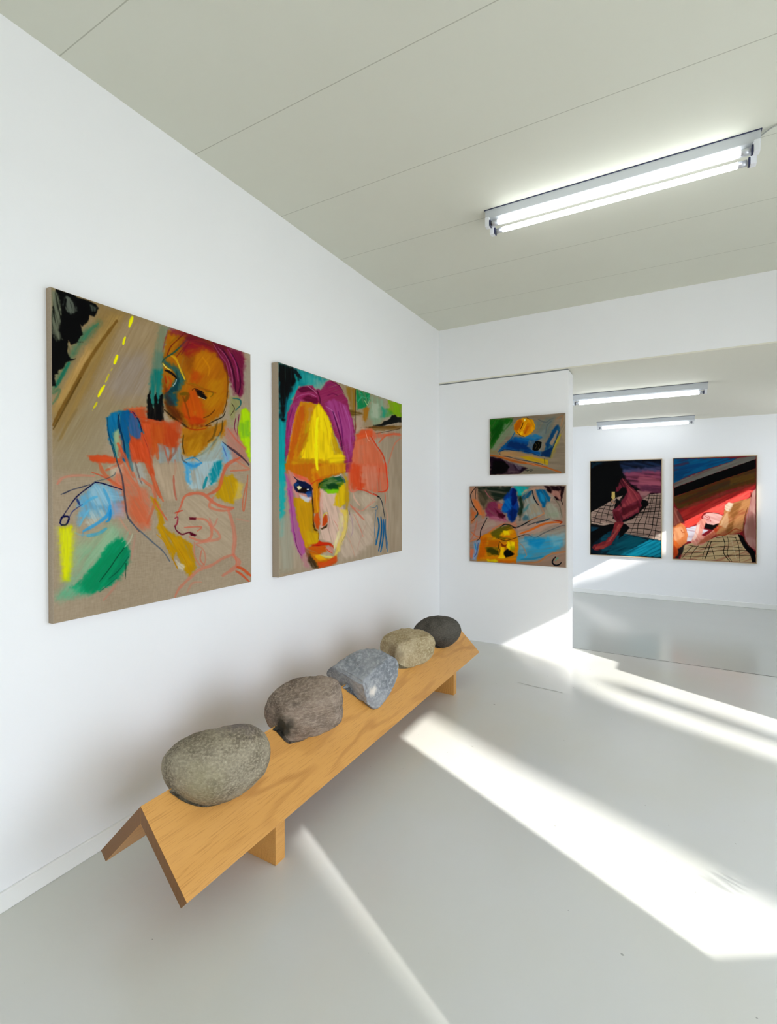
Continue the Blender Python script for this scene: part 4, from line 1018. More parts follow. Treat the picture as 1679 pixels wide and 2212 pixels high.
PB = '''
v: 570 770 5.247
p a79885 1 20 90 .1: 160,60 1570,540 1570,2400 160,2400
# background
p 0f7c84 .95 22 90 .5: 160,65 420,150 700,260 640,330 500,320 400,330 330,450 280,620 250,900 250,1400 160,1400
p 3c9c98 .8 40 85 .4: 430,160 720,270 640,360 540,330 440,300
p 8aa89c .6 40 80 .4: 560,260 740,280 680,370 600,370
p 020708 1 26 88 .35: 165,75 330,120 390,190 380,270 330,330 290,420 250,500 240,640 215,780 195,700 170,450
s 04181c 44 .9: 330,150 400,220 415,240
s 05161a 26 .9: 290,350 250,520 225,680
s 0c5c68 18 .8: 260,460 240,640
s 18a09c 26 .7: 350,200 380,330 300,480
p 16989a .95 18 90 .4: 165,700 245,750 245,1340 165,1340
# upper right ground
p 9c8a70 .9 26 88 .4: 850,310 1050,370 1200,430 1350,480 1360,780 1060,860 960,600
p 8c6c28 .9 14 88 .5: 930,340 1045,370 1035,640 1010,680 975,640 970,520 930,400
p 0f7c4c .95 14 75 .6: 1050,375 1200,425 1200,520 1140,580 1060,600 1045,520
s 5cb08c 8 .7: 1060,520 1110,460 1160,470 1190,440
s 4ca484 8 .7: 1080,410 1110,440 1060,500
s e0e0a0 5 .8: 1140,500 1170,550 1190,500
p 8aa48c .85 30 85 .5: 1200,430 1360,490 1370,700 1250,780 1190,700
p 2a8c70 .9 20 85 .5: 1330,570 1390,600 1370,700 1330,690
p 7aa40c .95 20 80 .4: 1400,490 1555,545 1556,690 1480,680 1420,640
p 348c3c .6 20 80 .4: 1390,590 1460,640 1420,690 1380,680
p b0b8a4 .7 14 80 .4: 1220,520 1300,540 1290,700 1220,690
p 040a06 1 7 -10 .1: 1240,778 1330,765 1360,735 1420,715 1450,670 1480,660 1510,690 1556,690 1556,745 1480,755 1380,780 1260,792
p 6c4c1c .9 10 -4 .4: 1100,795 1560,785 1556,825 1260,840 1230,820
s 2c1a0c 5 .9: 1090,806 1250,800 1400,790
s 3a2410 6 .9: 1250,875 1330,862 1420,845 1540,820
s 8c7048 16 .7: 1180,812 1400,830 1550,800
p 5c4818 .85 12 10 .5: 925,590 1000,610 1110,640 1130,660 1040,670 970,680
p 9c6c20 .9 14 85 .4: 1125,590 1160,570 1195,580 1180,670 1150,740 1120,720
p c0a896 .8 16 80 .3: 1050,670 1120,670 1110,790 1180,800 1100,830 1050,850
s 2a1c18 6 .9: 1035,375 1035,500 1035,860
s a03c30 6 .7: 1020,700 1040,780 1035,850
# red-orange jacket
p cb6f53 .9 22 80 .4: 1050,870 1130,830 1220,810 1260,870 1540,870 1545,900 1380,900 1290,930 1230,960 1330,1100 1380,1250 1400,1310 960,1312 1000,1000
p cd5b34 .9 14 -20 .4: 1045,880 1120,825 1230,830 1240,900 1150,910 1060,950
p cb7456 .85 24 85 .4: 1020,960 1140,950 1230,990 1340,1120 1370,1312 1000,1312
s c44226 16 .9: 1210,900 1270,1000 1350,1120 1385,1250 1395,1312
s d36945 12 .8: 1150,850 1190,930 1240,1000
s f0c0a8 5 .8: 1150,850 1175,930 1200,960
s cd6646 20 .8: 1300,980 1380,900 1470,880 1540,880
s c9785e 18 .65: 1560,920 1490,980 1450,1080 1410,1220
s c95136 40 .7: 1030,1240 1060,1290 1060,1400
p b07c68 .35 20 90 .5: 1080,1000 1130,1000 1110,1250 1070,1250
# hair
p 8a3058 1 10 -20 .4: 370,380 400,345 480,325 550,330 590,375 625,360 640,375 700,290 740,268 800,290 850,320 890,400 940,480 970,600 1000,700 1030,850 1035,950 1000,1100 990,1312 920,1312 905,1130 860,1000 790,850 740,700 660,580 600,540 500,510 430,510 400,540 380,620 340,740 300,900 280,1100 240,1180 245,900 260,650 320,520 350,440
p a04c84 .9 14 75 .5: 680,520 800,480 930,560 1000,720 1020,900 1010,1050 960,1200 920,1100 870,950 800,780 740,640
p 9c4478 .85 16 70 .5: 300,560 400,480 440,500 380,560 340,700 290,900 260,1100 248,900
p 5a0c30 .9 12 10 .4: 440,470 500,440 600,470 620,510 560,530 480,500
p 4c0a2c .8 8 -20 .4: 380,370 440,340 540,350 580,400 500,390 420,410
s b0608c 14 .8: 370,460 430,430 520,420 590,450
s c48ca8 8 .7: 500,335 560,380 600,420
s 4c0a2c 14 .9: 600,380 620,430 635,490 630,545
s 6c1c48 14 .8: 720,440 780,420 830,440
s b878a4 14 .6: 700,560 780,620 830,720 870,860
s 3c0c38 14 .8: 780,620 830,780 870,920 890,1050
s 6c2460 16 .8: 840,620 880,800 900,1000
s 5c1440 10 .8: 750,275 850,330 900,410
s c490b8 8 .6: 380,560 330,740 300,900
s 5c1c50 12 .7: 330,560 290,700 262,860
# face upper
p bd9800 1 14 85 .4: 430,510 540,520 600,545 640,560 700,640 750,740 800,900 860,1050 905,1130 920,1312 240,1312 280,1100 310,900 350,700 390,560
p c47c20 .85 22 85 .5: 420,510 530,520 580,560 500,740 450,900 400,1100 370,1312 260,1312 290,1050 340,780 380,600
p b4581c .8 16 80 .5: 400,560 470,540 470,640 420,820 350,1050 310,1250 250,1312 290,1050 340,780
p bd9174 .6 16 80 .4: 500,580 560,560 540,680 500,760
p b06810 .8 16 -60 .5: 430,880 500,850 480,950 430,1050 380,1110 390,980
p e6c800 1 14 88 .3: 620,520 660,580 720,680 770,820 790,1000 800,1120 700,1180 560,1150 420,1150 430,1060 500,960 520,760 560,620
p f4e400 1 10 90 .3: 590,700 620,680 610,900 600,1100 625,1290 590,1300 575,1100 575,850
p ecd400 .7 14 85 .4: 620,560 700,640 750,760 740,900 640,820
p c8b070 .6 14 75 .4: 760,900 800,1000 830,1100 790,1110 750,1000
p b67807 .8 24 0 .5: 280,1150 560,1160 590,1312 250,1312
p c4981d .7 14 0 .4: 320,1180 380,1190 360,1290 310,1290
p f2e010 .95 14 -5 .3: 760,1250 850,1240 900,1240 920,1290 860,1310 760,1300
p c48a0e .6 16 85 .4: 620,1160 740,1170 740,1250 640,1290
s b87010 16 .6: 480,620 450,760 420,900
s c88a10 14 .5: 540,700 500,850 470,1000 440,1120
s c89c08 14 .5: 680,700 720,850 730,1000
s b8840c 12 .45: 760,860 790,1000 820,1100
s e07838 16 .5: 360,640 330,820 300,1000
s f0d040 10 .5: 660,640 650,900 640,1100
s 8c2c68 16 .7: 290,640 268,860 262,1050
s b468a0 14 .6: 900,560 960,720 980,900 970,1060
s 7a2860 14 .6: 700,340 760,310 830,370
v: 570 1000 5.247
p cb6f53 .85 22 85 .45: 960,0 1390,0 1410,270 1390,320 1260,340 1100,290 1000,330 940,300
p c54d28 .8 26 85 .5: 1000,0 1120,20 1100,160 1160,200 1120,300 1000,280 970,150
p cd8d78 .6 26 85 .5: 1120,20 1280,40 1280,300 1160,270 1090,200
s d4452a 18 .9: 1380,0 1395,150 1408,270 1370,320 1300,325
s c03c20 8 .8: 1310,60 1305,200 1308,310
s b64126 9 .8: 1100,150 1100,280
s c8482f 16 .8: 1050,290 1150,310 1230,350 1290,370
s a82c1c 8 .9: 1240,340 1300,375
p 20a0a0 .9 22 90 .4: 160,0 240,0 240,400 230,560 190,640 170,500
p 60a8a0 .5 30 90 .4: 180,560 240,520 230,800 180,850
p 9aa498 .4 40 90 .3: 170,600 320,600 330,1200 180,1240
# hair lower left
p a85a94 .92 14 75 .4: 240,100 290,180 330,280 350,450 370,600 410,720 460,850 490,960 470,1010 430,1070 390,1000 350,900 310,760 300,600 280,400
s 5c1c50 8 .8: 350,780 365,900 400,1000 430,1045
s 8c4480 14 .7: 290,300 320,560 340,800
p b66d70 .7 18 80 .4: 240,60 330,100 330,250 290,260
# face lower
p b88c05 1 14 80 .4: 330,380 560,380 570,700 620,800 620,900 540,920 480,960 430,820 380,640 350,470
p c88c83 .95 16 80 .4: 270,60 560,110 640,170 560,330 540,440 470,400 380,400 350,350 320,250
p b66907 .95 16 85 .4: 240,0 920,0 930,100 780,140 680,190 640,300 620,560 560,560 560,260 480,160 340,110 260,60
p cb910e .9 14 88 .4: 540,60 700,0 930,0 920,90 760,130 660,150 600,200 630,560 580,560 560,260
p d36248 .8 12 25 .4: 330,100 480,160 560,230 540,260 460,200 350,150
p c4600e .7 20 85 .4: 560,100 620,120 640,200 600,250
s f0dc14 40 .85: 605,-200 600,-100 598,-20 605,60
s f4e400 22 .9: 605,-120 600,0 610,70
p ecd010 .8 24 -5 .4: 700,-90 900,-110 925,-40 860,10 740,0
s c0441c 14 .8: 540,230 600,190 680,180
p d4b8a8 .95 18 75 .35: 650,280 850,290 880,480 920,560 930,760 880,900 800,980 760,900 640,860 640,700 720,700 700,560 650,500
p cfae00 .92 16 85 .5: 800,240 900,210 940,300 960,400 900,480 860,500 800,470 820,350
p b69124 .85 14 80 .4: 900,90 960,200 975,400 940,540 920,600 930,480 905,400 925,250
p e0c860 .8 14 80 .4: 860,520 960,520 950,740 900,880 860,1000 800,1060 830,920 900,760 910,600
p e2dca0 .7 14 80 .4: 850,560 900,600 890,760 830,900 800,1000 790,930 850,760
s a08818 8 .7: 950,520 955,640 930,800 880,900
# left eye
p 101c3c 1 9 15 .15: 340,240 380,190 460,200 530,240 550,290 545,350 480,340 380,320 345,290
s 0c1430 12 .95: 340,145 380,185 460,220 520,250 555,290
s 0c1028 9 .95: 545,290 550,420 555,500
p 1c4474 .9 9 20 .3: 340,230 370,210 400,230 360,260
p 24508c .8 10 60 .3: 470,320 545,310 540,370 500,380
p 1c0a0c 1 6 10 0: 375,280 470,270 520,290 470,325 395,325
p e8e0b0 1 5 20 0: 375,260 400,250 425,265 420,285 390,290
p f0f4f0 .9 4 0 0: 485,285 515,285 510,298 488,298
p c8ccd8 .85 12 -20 .3: 400,350 500,380 545,390 500,440 450,420
# right eye
p 2c6420 .95 14 -10 .5: 625,230 700,170 800,150 880,160 920,210 850,270 850,300 700,310 650,290
p 0e3c20 1 10 0 .3: 710,240 800,220 850,250 840,290 760,290 730,280
p 6cb400 .85 10 10 .4: 690,290 850,290 840,330 720,340
p 20503c .9 10 -20 .5: 780,160 860,140 910,190 900,220 850,200
s 305878 8 .7: 870,140 910,180 915,220
s c8c0b8 10 .8: 800,150 850,140 880,120
s 14341c 14 .8: 620,280 640,220 720,190
# nose
s 3c2408 16 .95: 550,380 560,520 560,640 575,730
p bd5119 .95 12 75 .4: 580,560 620,550 640,680 620,750 590,730 565,640
p d8aca0 .8 12 85 .3: 630,300 670,290 670,560 720,700 650,740 640,620
p b64515 .95 9 70 .3: 670,620 690,570 720,590 725,660 700,700 660,710
s e8d020 8 .85: 670,620 680,580 715,555 722,580
p 30200c .95 8 35 .2: 555,690 590,740 620,765 600,770 570,755
p 30200c .95 7 -35 .2: 640,735 690,715 725,685 715,720 660,750
s d3980e 14 .85: 600,300 600,450 610,540
s cb7048 10 .6: 640,330 630,480 650,600
s 6c2c10 6 .9: 625,770 620,830 630,880
s b68383 10 .6: 720,560 745,640 735,760
s cb7b6d 9 .5: 790,640 830,700 850,760
# mouth + chin
p c09c00 .9 14 70 .4: 480,760 620,800 610,900 560,910 500,900
p b6570a .95 16 20 .4: 490,960 560,920 700,940 720,1000 640,1030 540,1040
p b83410 1 9 8 .3: 530,920 600,905 630,870 660,890 740,895 790,930 795,960 740,930 690,930 600,940
p c98d83 .9 12 40 .3: 700,960 770,930 790,970 780,1020 740,1010 720,980
s 8c1c0c 7 .95: 550,935 620,930 700,925
s c8441c 10 .9: 700,950 730,990 780,1020
p b66d09 1 14 30 .4: 500,990 560,1010 700,1080 840,1040 820,1120 700,1150 620,1180 560,1100
p d8d078 .9 12 10 .4: 640,1040 800,1050 850,980 830,1060 740,1090 660,1060
p e0b020 .8 12 10 .4: 560,1040 640,1040 720,1090 640,1110
p bc5124 .95 12 -15 .4: 610,1120 700,1120 830,1040 830,1120 760,1160 620,1190
p 3c2c18 .95 16 60 .4: 480,1000 530,1040 580,1110 620,1160 620,1190 560,1190 500,1110
p 8c5434 .7 20 50 .4: 470,960 520,990 540,1060 490,1060
p b67083 .5 24 75 .4: 420,1040 480,1020 500,1110 540,1200 470,1180
# body sketch
p d0bcac .6 40 60 .3: 960,560 1240,560 1260,900 1050,1050 880,1090 870,950 940,780
p c9b8a4 .5 30 60 .3: 1010,330 1300,370 1240,500 1160,520 1050,430
s cd7d69 22 .75: 980,260 1000,320 1060,300
s cb705b 20 .75: 980,470 1060,560 1140,645
s cf8674 12 .7: 1010,490 1100,540 1170,500 1260,430
s cb7f6d 9 .7: 1020,580 1080,700 1130,840
s c49883 9 .6: 940,780 1000,940 1040,1080
s cd917f 8 .6: 1290,370 1180,480 1120,540
s a89098 14 .6: 960,530 1000,640 1010,760 990,830
s 5c4860 8 .6: 965,520 975,580
s cd6d53 12 .7: 1370,320 1380,400 1375,470
s cf9886 9 .7: 1370,480 1405,600 1405,760
s e8b09c 18 .45: 1010,330 1030,400 1090,480
s b68a7f 6 .5: 1160,700 1100,850 1060,1000
# blue marks
s 0c0c10 18 1: 1285,375 1310,385
s 141c2c 9 .9: 1310,385 1340,440 1360,540 1375,620
s 38607c 7 .8: 1200,495 1260,505 1285,480 1290,525 1265,535
s 38688c 7 .8: 1275,540 1265,650 1260,800 1275,900
s 0f5c88 20 .95: 1295,620 1310,720 1290,850 1275,930
s 0f5484 20 .95: 1330,610 1340,720 1330,860 1305,1000
s 125c8c 20 .95: 1360,640 1365,760 1350,900 1330,1010
s 14527c 12 .9: 1380,640 1385,800 1395,970
s 2c6c98 9 .8: 1390,820 1410,940 1405,1010
v: 0 0 1
'''
PC = '''
v: 1000 880 6.146
p 8a7d6c 1 10 0 .15: 350,150 1360,80 1360,880 350,900
p 1a5c18 .95 22 -60 .5: 360,160 660,140 680,200 560,300 470,420 400,540 360,560
p 0c4410 .7 30 -60 .5: 380,300 520,180 560,260 430,440 380,480
p 7a8c70 .8 26 -50 .5: 560,230 680,180 690,330 560,420 440,560 370,590 420,500
p 84907c .6 30 -40 .5: 640,250 1000,200 1010,300 640,380
p 8a7c50 .6 22 10 .4: 360,560 480,590 480,640 360,620
p 6c7874 .85 26 -60 .5: 960,180 1220,130 1160,330 1080,430 1000,380 980,280
p 7c8480 .6 20 -60 .5: 1000,330 1100,300 1050,620 960,600 900,520
s 5a6264 14 .7: 1000,160 1100,200 1160,160 1200,150
s 58646c 12 .7: 1100,350 1120,240 1180,180
p 104c84 .95 20 10 .4: 680,400 900,410 960,420 1040,400 960,450 920,560 1040,600 1040,640 700,570 560,560 500,600 490,560 600,450
p 10305c .85 24 15 .4: 600,450 740,460 880,520 900,580 700,560 580,530
p 2a78a8 .85 18 20 .5: 680,400 800,400 960,350 1060,400 900,470 760,440
s 1c5c88 18 .85: 470,590 560,500 640,420 690,330
s 102c50 9 .9: 490,580 500,640 490,600 560,560 700,575 850,590 1010,640
p 1c5478 .9 14 -65 .5: 1190,300 1270,220 1290,310 1200,520 1160,650 1060,650 1090,540
p 0c2c54 .9 12 -60 .4: 1040,600 1160,540 1200,520 1160,670 1040,640
p 0f3c64 .8 14 -60 .4: 1090,480 1250,230 1270,240 1120,560
p a88c74 .85 10 -65 .4: 1150,480 1250,300 1270,320 1190,520
p b08a60 .9 12 12 .4: 490,590 700,580 1000,660 1090,700 1080,760 1000,730 700,660 490,640
p b89c20 .9 12 15 .5: 760,650 880,650 1000,680 1130,690 1130,770 1080,740 960,720 820,690
p a8983c .8 18 -65 .5: 1170,600 1210,540 1300,350 1290,440 1180,680 1140,680
p c0b028 .6 12 -65 .5: 1240,430 1310,350 1200,580
s 28303c 9 .9: 490,650 600,655 720,690 850,710 1000,740 1060,760
s 182430 9 .9: 1085,680 1090,750
s 1c2c3c 9 .8: 1290,300 1240,430 1200,530
s a85c28 30 .9: 360,635 500,660 700,720 900,750 1080,790 1200,830 1300,860
s c07c4c 14 .7: 500,650 700,690 950,760
s c08468 12 .7: 850,740 1050,790 1250,860
p 1c0c1c 1 14 5 .4: 360,650 480,670 640,740 760,780 860,810 800,850 760,880 360,893
p 5c4c54 .7 18 70 .5: 560,710 700,740 780,790 740,860 600,870
p 6c6470 .6 12 60 .5: 660,740 800,790 760,840
p 0c080c 1 12 5 .3: 400,700 560,720 620,790 560,870 380,890
p 7e7868 .95 12 0 .3: 760,880 800,850 900,800 1100,800 1300,875 1356,880
s 1c2424 9 .85: 780,825 850,835 910,825 935,830
s 202828 6 .8: 850,850 890,830 900,850 930,830
p d89810 1 8 60 .2: 680,230 720,170 780,145 860,140 930,170 960,230 955,290 900,350 830,385 770,385 710,350 680,300
p a85808 .9 14 -60 .4: 690,220 760,160 800,180 760,260 710,340 680,290
p c87c10 .9 14 -60 .4: 840,200 930,210 900,300 840,370 800,340
p b85c0c .8 10 -60 .4: 850,250 880,250 840,340 800,370
p ecc030 .9 6 -60 .2: 760,340 790,310 800,340 780,370 755,360
p f8f0a0 1 5 -60 0: 812,155 835,148 832,175 815,188
s 3c2008 11 .95: 800,200 790,240 770,280 770,290
s 4c2c08 9 .9: 850,140 890,160
s e8b820 10 .8: 800,300 830,240 850,200
s 402008 9 .8: 720,330 760,370 810,385
p 0a0a08 1 5 60 .1: 960,455 1000,445 1050,460 1040,530 1000,575 955,580 925,560 935,500
s 5c5030 6 .8: 960,480 985,510 960,550
s 5c5030 6 .8: 1000,470 1015,510 1000,555
p 7c7a78 .7 14 60 .4: 880,430 950,440 920,560 850,520
p 9a8a74 .9 12 -60 .4: 1290,180 1356,90 1356,500 1300,350
s b07850 16 .5: 1240,160 1330,110 1300,250
'''
PD = '''
v: 1000 880 6.146
p 97867a 1 10 0 .15: 85,1050 1366,1040 1378,2130 100,2040
p b88468 .8 30 75 .5: 90,1060 190,1060 230,1250 300,1350 280,1440 200,1420 180,1400 110,1250
p c87440 .85 22 70 .5: 130,1220 200,1240 260,1350 300,1440 270,1470 210,1420 160,1330
p c06838 .8 24 -65 .5: 100,1340 180,1400 160,1500 110,1540
s 101418 12 .95: 170,1060 120,1120 100,1180 130,1290 200,1410 150,1480 120,1510
s 14181c 9 .9: 170,1070 165,1160 170,1220
s 185060 14 .8: 200,1400 160,1470
p 1c2820 1 18 10 .4: 180,1055 640,1050 620,1130 540,1220 430,1250 330,1230 200,1150
p 6c5c4c .9 22 60 .5: 200,1130 300,1080 400,1200 440,1260 350,1330 270,1360 200,1230
p 3c3c2c .8 20 60 .5: 200,1150 300,1130 320,1230 270,1330 220,1250
s a06068 12 .8: 290,1110 350,1190 420,1240
p 7c3450 .95 18 40 .5: 330,1280 440,1240 530,1290 500,1370 560,1440 600,1520 500,1500 370,1480 310,1440 300,1340
p b07080 .8 24 20 .5: 360,1450 560,1440 590,1520 480,1560 350,1530
p 3c0c1c .9 14 45 .4: 420,1340 480,1400 560,1430 540,1480 480,1460
p c86c50 .7 12 60 .4: 470,1280 530,1290 510,1350 460,1350
p 0f3c84 1 18 80 .4: 540,1200 640,1080 680,1060 700,1200 740,1290 730,1420 660,1530 610,1510 590,1400 520,1390 510,1330 550,1250
p 1c6cac .9 20 60 .4: 540,1230 640,1180 640,1350 560,1390 520,1370
p 0a1c50 .95 14 85 .4: 650,1070 710,1090 720,1240 660,1330 630,1230
p 0c2450 .8 14 85 .4: 650,1330 720,1380 690,1500 640,1520 620,1420
p 1ca0a0 .95 18 60 .4: 680,1050 880,1050 830,1130 740,1190 720,1130
p 1c2c20 .95 22 80 .4: 720,1180 790,1180 830,1250 800,1400 760,1500 730,1420 750,1290
p 0f5478 .95 12 -50 .5: 770,1200 870,1110 920,1100 900,1170 800,1240
p 98a098 .85 26 70 .5: 800,1240 920,1170 980,1290 1060,1380 1040,1430 880,1490 790,1470 820,1350
p a8947c .7 24 60 .5: 880,1290 980,1290 1040,1390 900,1420
p 4c8084 .8 16 -50 .5: 790,1350 870,1290 850,1350 790,1430
p 2c5c6c .7 20 0 .4: 800,1440 870,1440 890,1500 800,1510
p c09880 .85 14 60 .4: 830,1090 980,1060 1060,1060 1180,1210 1160,1240 1000,1120 870,1100 780,1150
s 101c28 16 .95: 915,1100 940,1200 980,1270 1005,1300
s b0866c 22 .8: 950,1110 970,1200 1030,1310 1080,1410
p 0f5c84 .95 12 60 .5: 960,1090 1080,1090 1160,1200 1160,1250 1100,1260 1100,1330 1060,1330 1000,1200
p 2c88b0 .8 14 60 .5: 1020,1120 1090,1180 1080,1260 1030,1240
p 9a9c8c .85 26 70 .5: 1160,1250 1260,1340 1320,1480 1100,1480 1080,1400 1110,1310
p 8c9480 .6 20 10 .5: 1110,1400 1260,1400 1250,1450 1130,1450
p 1c0c10 1 12 60 .4: 1080,1045 1360,1045 1340,1140 1310,1240 1240,1230 1190,1150 1120,1110
p a87c70 .95 14 60 .4: 1190,1100 1290,1110 1300,1240 1220,1180 1170,1150
p a08878 .9 14 80 .4: 1330,1160 1364,1060 1366,1560 1330,1560 1300,1300
s 0c0c0c 9 .95: 1300,1230 1320,1270 1328,1300
s 6c6858 16 .7: 1200,1200 1280,1300 1320,1460
p a8887c .9 22 -20 .4: 100,1540 300,1480 560,1530 430,1620 300,1690 110,1780
p b0a090 .6 20 -20 .4: 300,1500 440,1500 420,1560 280,1620
s c87850 26 .75: 100,1780 300,1700 430,1600 560,1540
s b87058 20 .7: 190,1500 150,1680 110,1760
s c86c40 16 .7: 110,1650 200,1720 300,1690
s 14141c 12 .95: 320,1470 280,1550 240,1640 230,1730 185,1775
p b87c64 .85 20 -20 .4: 560,1550 700,1500 720,1600 700,1680 560,1640
s 181c20 18 .95: 500,1590 560,1555 640,1570 700,1600 800,1560 900,1500 990,1460
p b09484 .9 16 -15 .5: 720,1600 860,1560 1060,1500 1320,1500 1320,1560 1120,1600 980,1680 840,1700 740,1700
s c8682c 30 .9: 760,1680 900,1630 1050,1560 1180,1530 1310,1530
s c8885c 18 .8: 870,1510 980,1460 1080,1410
s 28485c 20 .8: 980,1540 1100,1500 1150,1480
s 303438 16 .7: 860,1570 1000,1520 1130,1500
s 8c2c18 14 .85: 1200,1500 1320,1520 1290,1550
p 98948a .8 20 -15 .4: 900,1690 1100,1640 1340,1580 1370,1700 1100,1760 900,1740
s 50545c 14 .7: 740,1720 860,1690 960,1730 1100,1660 1300,1580 1360,1570
# blue water
p 3c98bc .9 40 -10 .4: 760,1760 900,1720 1200,1720 1340,1720 1330,1850 1200,1960 1000,2030 720,2040 720,1900
p 94a8ac .7 40 -10 .4: 740,1760 880,1740 900,1850 820,1950 740,1900
p 1c84b4 .7 30 -10 .5: 820,1720 1100,1760 1000,1860 880,1820
p 8cb0b8 .6 40 -10 .4: 1150,1720 1366,1640 1370,1800 1200,1860
s 2c7c9c 30 .7: 780,2020 950,2010 1080,1980
s a08470 18 .7: 750,1800 810,1860 850,1960 830,1990
p 947c6c .95 20 -18 .4: 720,2060 1000,2050 1100,1980 1200,1930 1368,1900 1378,2125 1000,2110 720,2090
s b07850 26 .8: 760,2060 980,2060 1080,2010 1180,1950 1368,1920
s 14161c 20 1 .3 .3: 1240,1990 1205,2030 1200,2070 1240,2100 1290,2090 1315,2065
s 30a08c 12 .7: 1235,2040 1265,2000 1280,2010
# golden face, upside down
p c88010 1 16 0 .4: 250,1720 380,1650 500,1600 600,1580 700,1640 740,1760 740,1900 710,2060 200,2040 220,1850
p b85c10 .8 26 75 .5: 240,1740 330,1720 320,1860 300,1980 210,2030 220,1860
p d8a808 .9 22 0 .4: 470,1640 660,1620 660,1680 540,1700 400,1760
p 505018 .85 16 -20 .5: 370,1680 460,1610 600,1560 680,1600 560,1640 480,1700 560,1730 660,1750 520,1760 400,1720
p e8cc20 .95 14 10 .3: 530,1640 610,1640 620,1690 560,1700
p b06010 .8 16 0 .4: 340,1760 480,1770 480,1850 330,1850
p ecd000 .95 14 75 .3: 590,1770 690,1790 690,1860 620,1900 580,1850
p 8c9008 .7 14 75 .4: 620,1840 690,1840 700,1910 640,1920
s 28240c 9 .85: 470,1740 560,1770 660,1750 760,1710 820,1690
p 0c1008 1 12 12 .1: 320,1860 400,1865 480,1920 470,1960 390,1950 330,1915
p 0c1008 1 12 0 .1: 550,1920 600,1880 640,1910 690,1950 640,1980 580,1990 545,1960
p 5c5810 .6 14 20 .3: 300,1850 470,1860 500,1970 340,1970
p ecc010 .98 8 85 .2: 505,1850 555,1860 545,1960 570,2000 470,2000 500,1960
s 3c2408 10 .9: 490,1780 480,1860 500,1900 480,1960
p 6c2c08 .9 8 0 .3: 500,1790 560,1830 600,1800 580,1860 520,1850
s e8d838 12 .9: 480,2000 560,2000
p d8c818 .9 14 0 .4: 330,2020 440,2020 480,2050 340,2050
p c06820 .9 10 0 .4: 480,2030 720,2030 710,2070 480,2060
p 88a0c0 .9 12 80 .5: 150,1780 240,1760 220,1880 180,2020 130,2020 150,1900
s 3888b0 20 .8: 165,1800 185,1890
s 4c5880 16 .8: 210,1800 190,1930 160,1980
p c87050 .8 14 80 .4: 105,1860 150,1880 140,2020 105,1990
'''
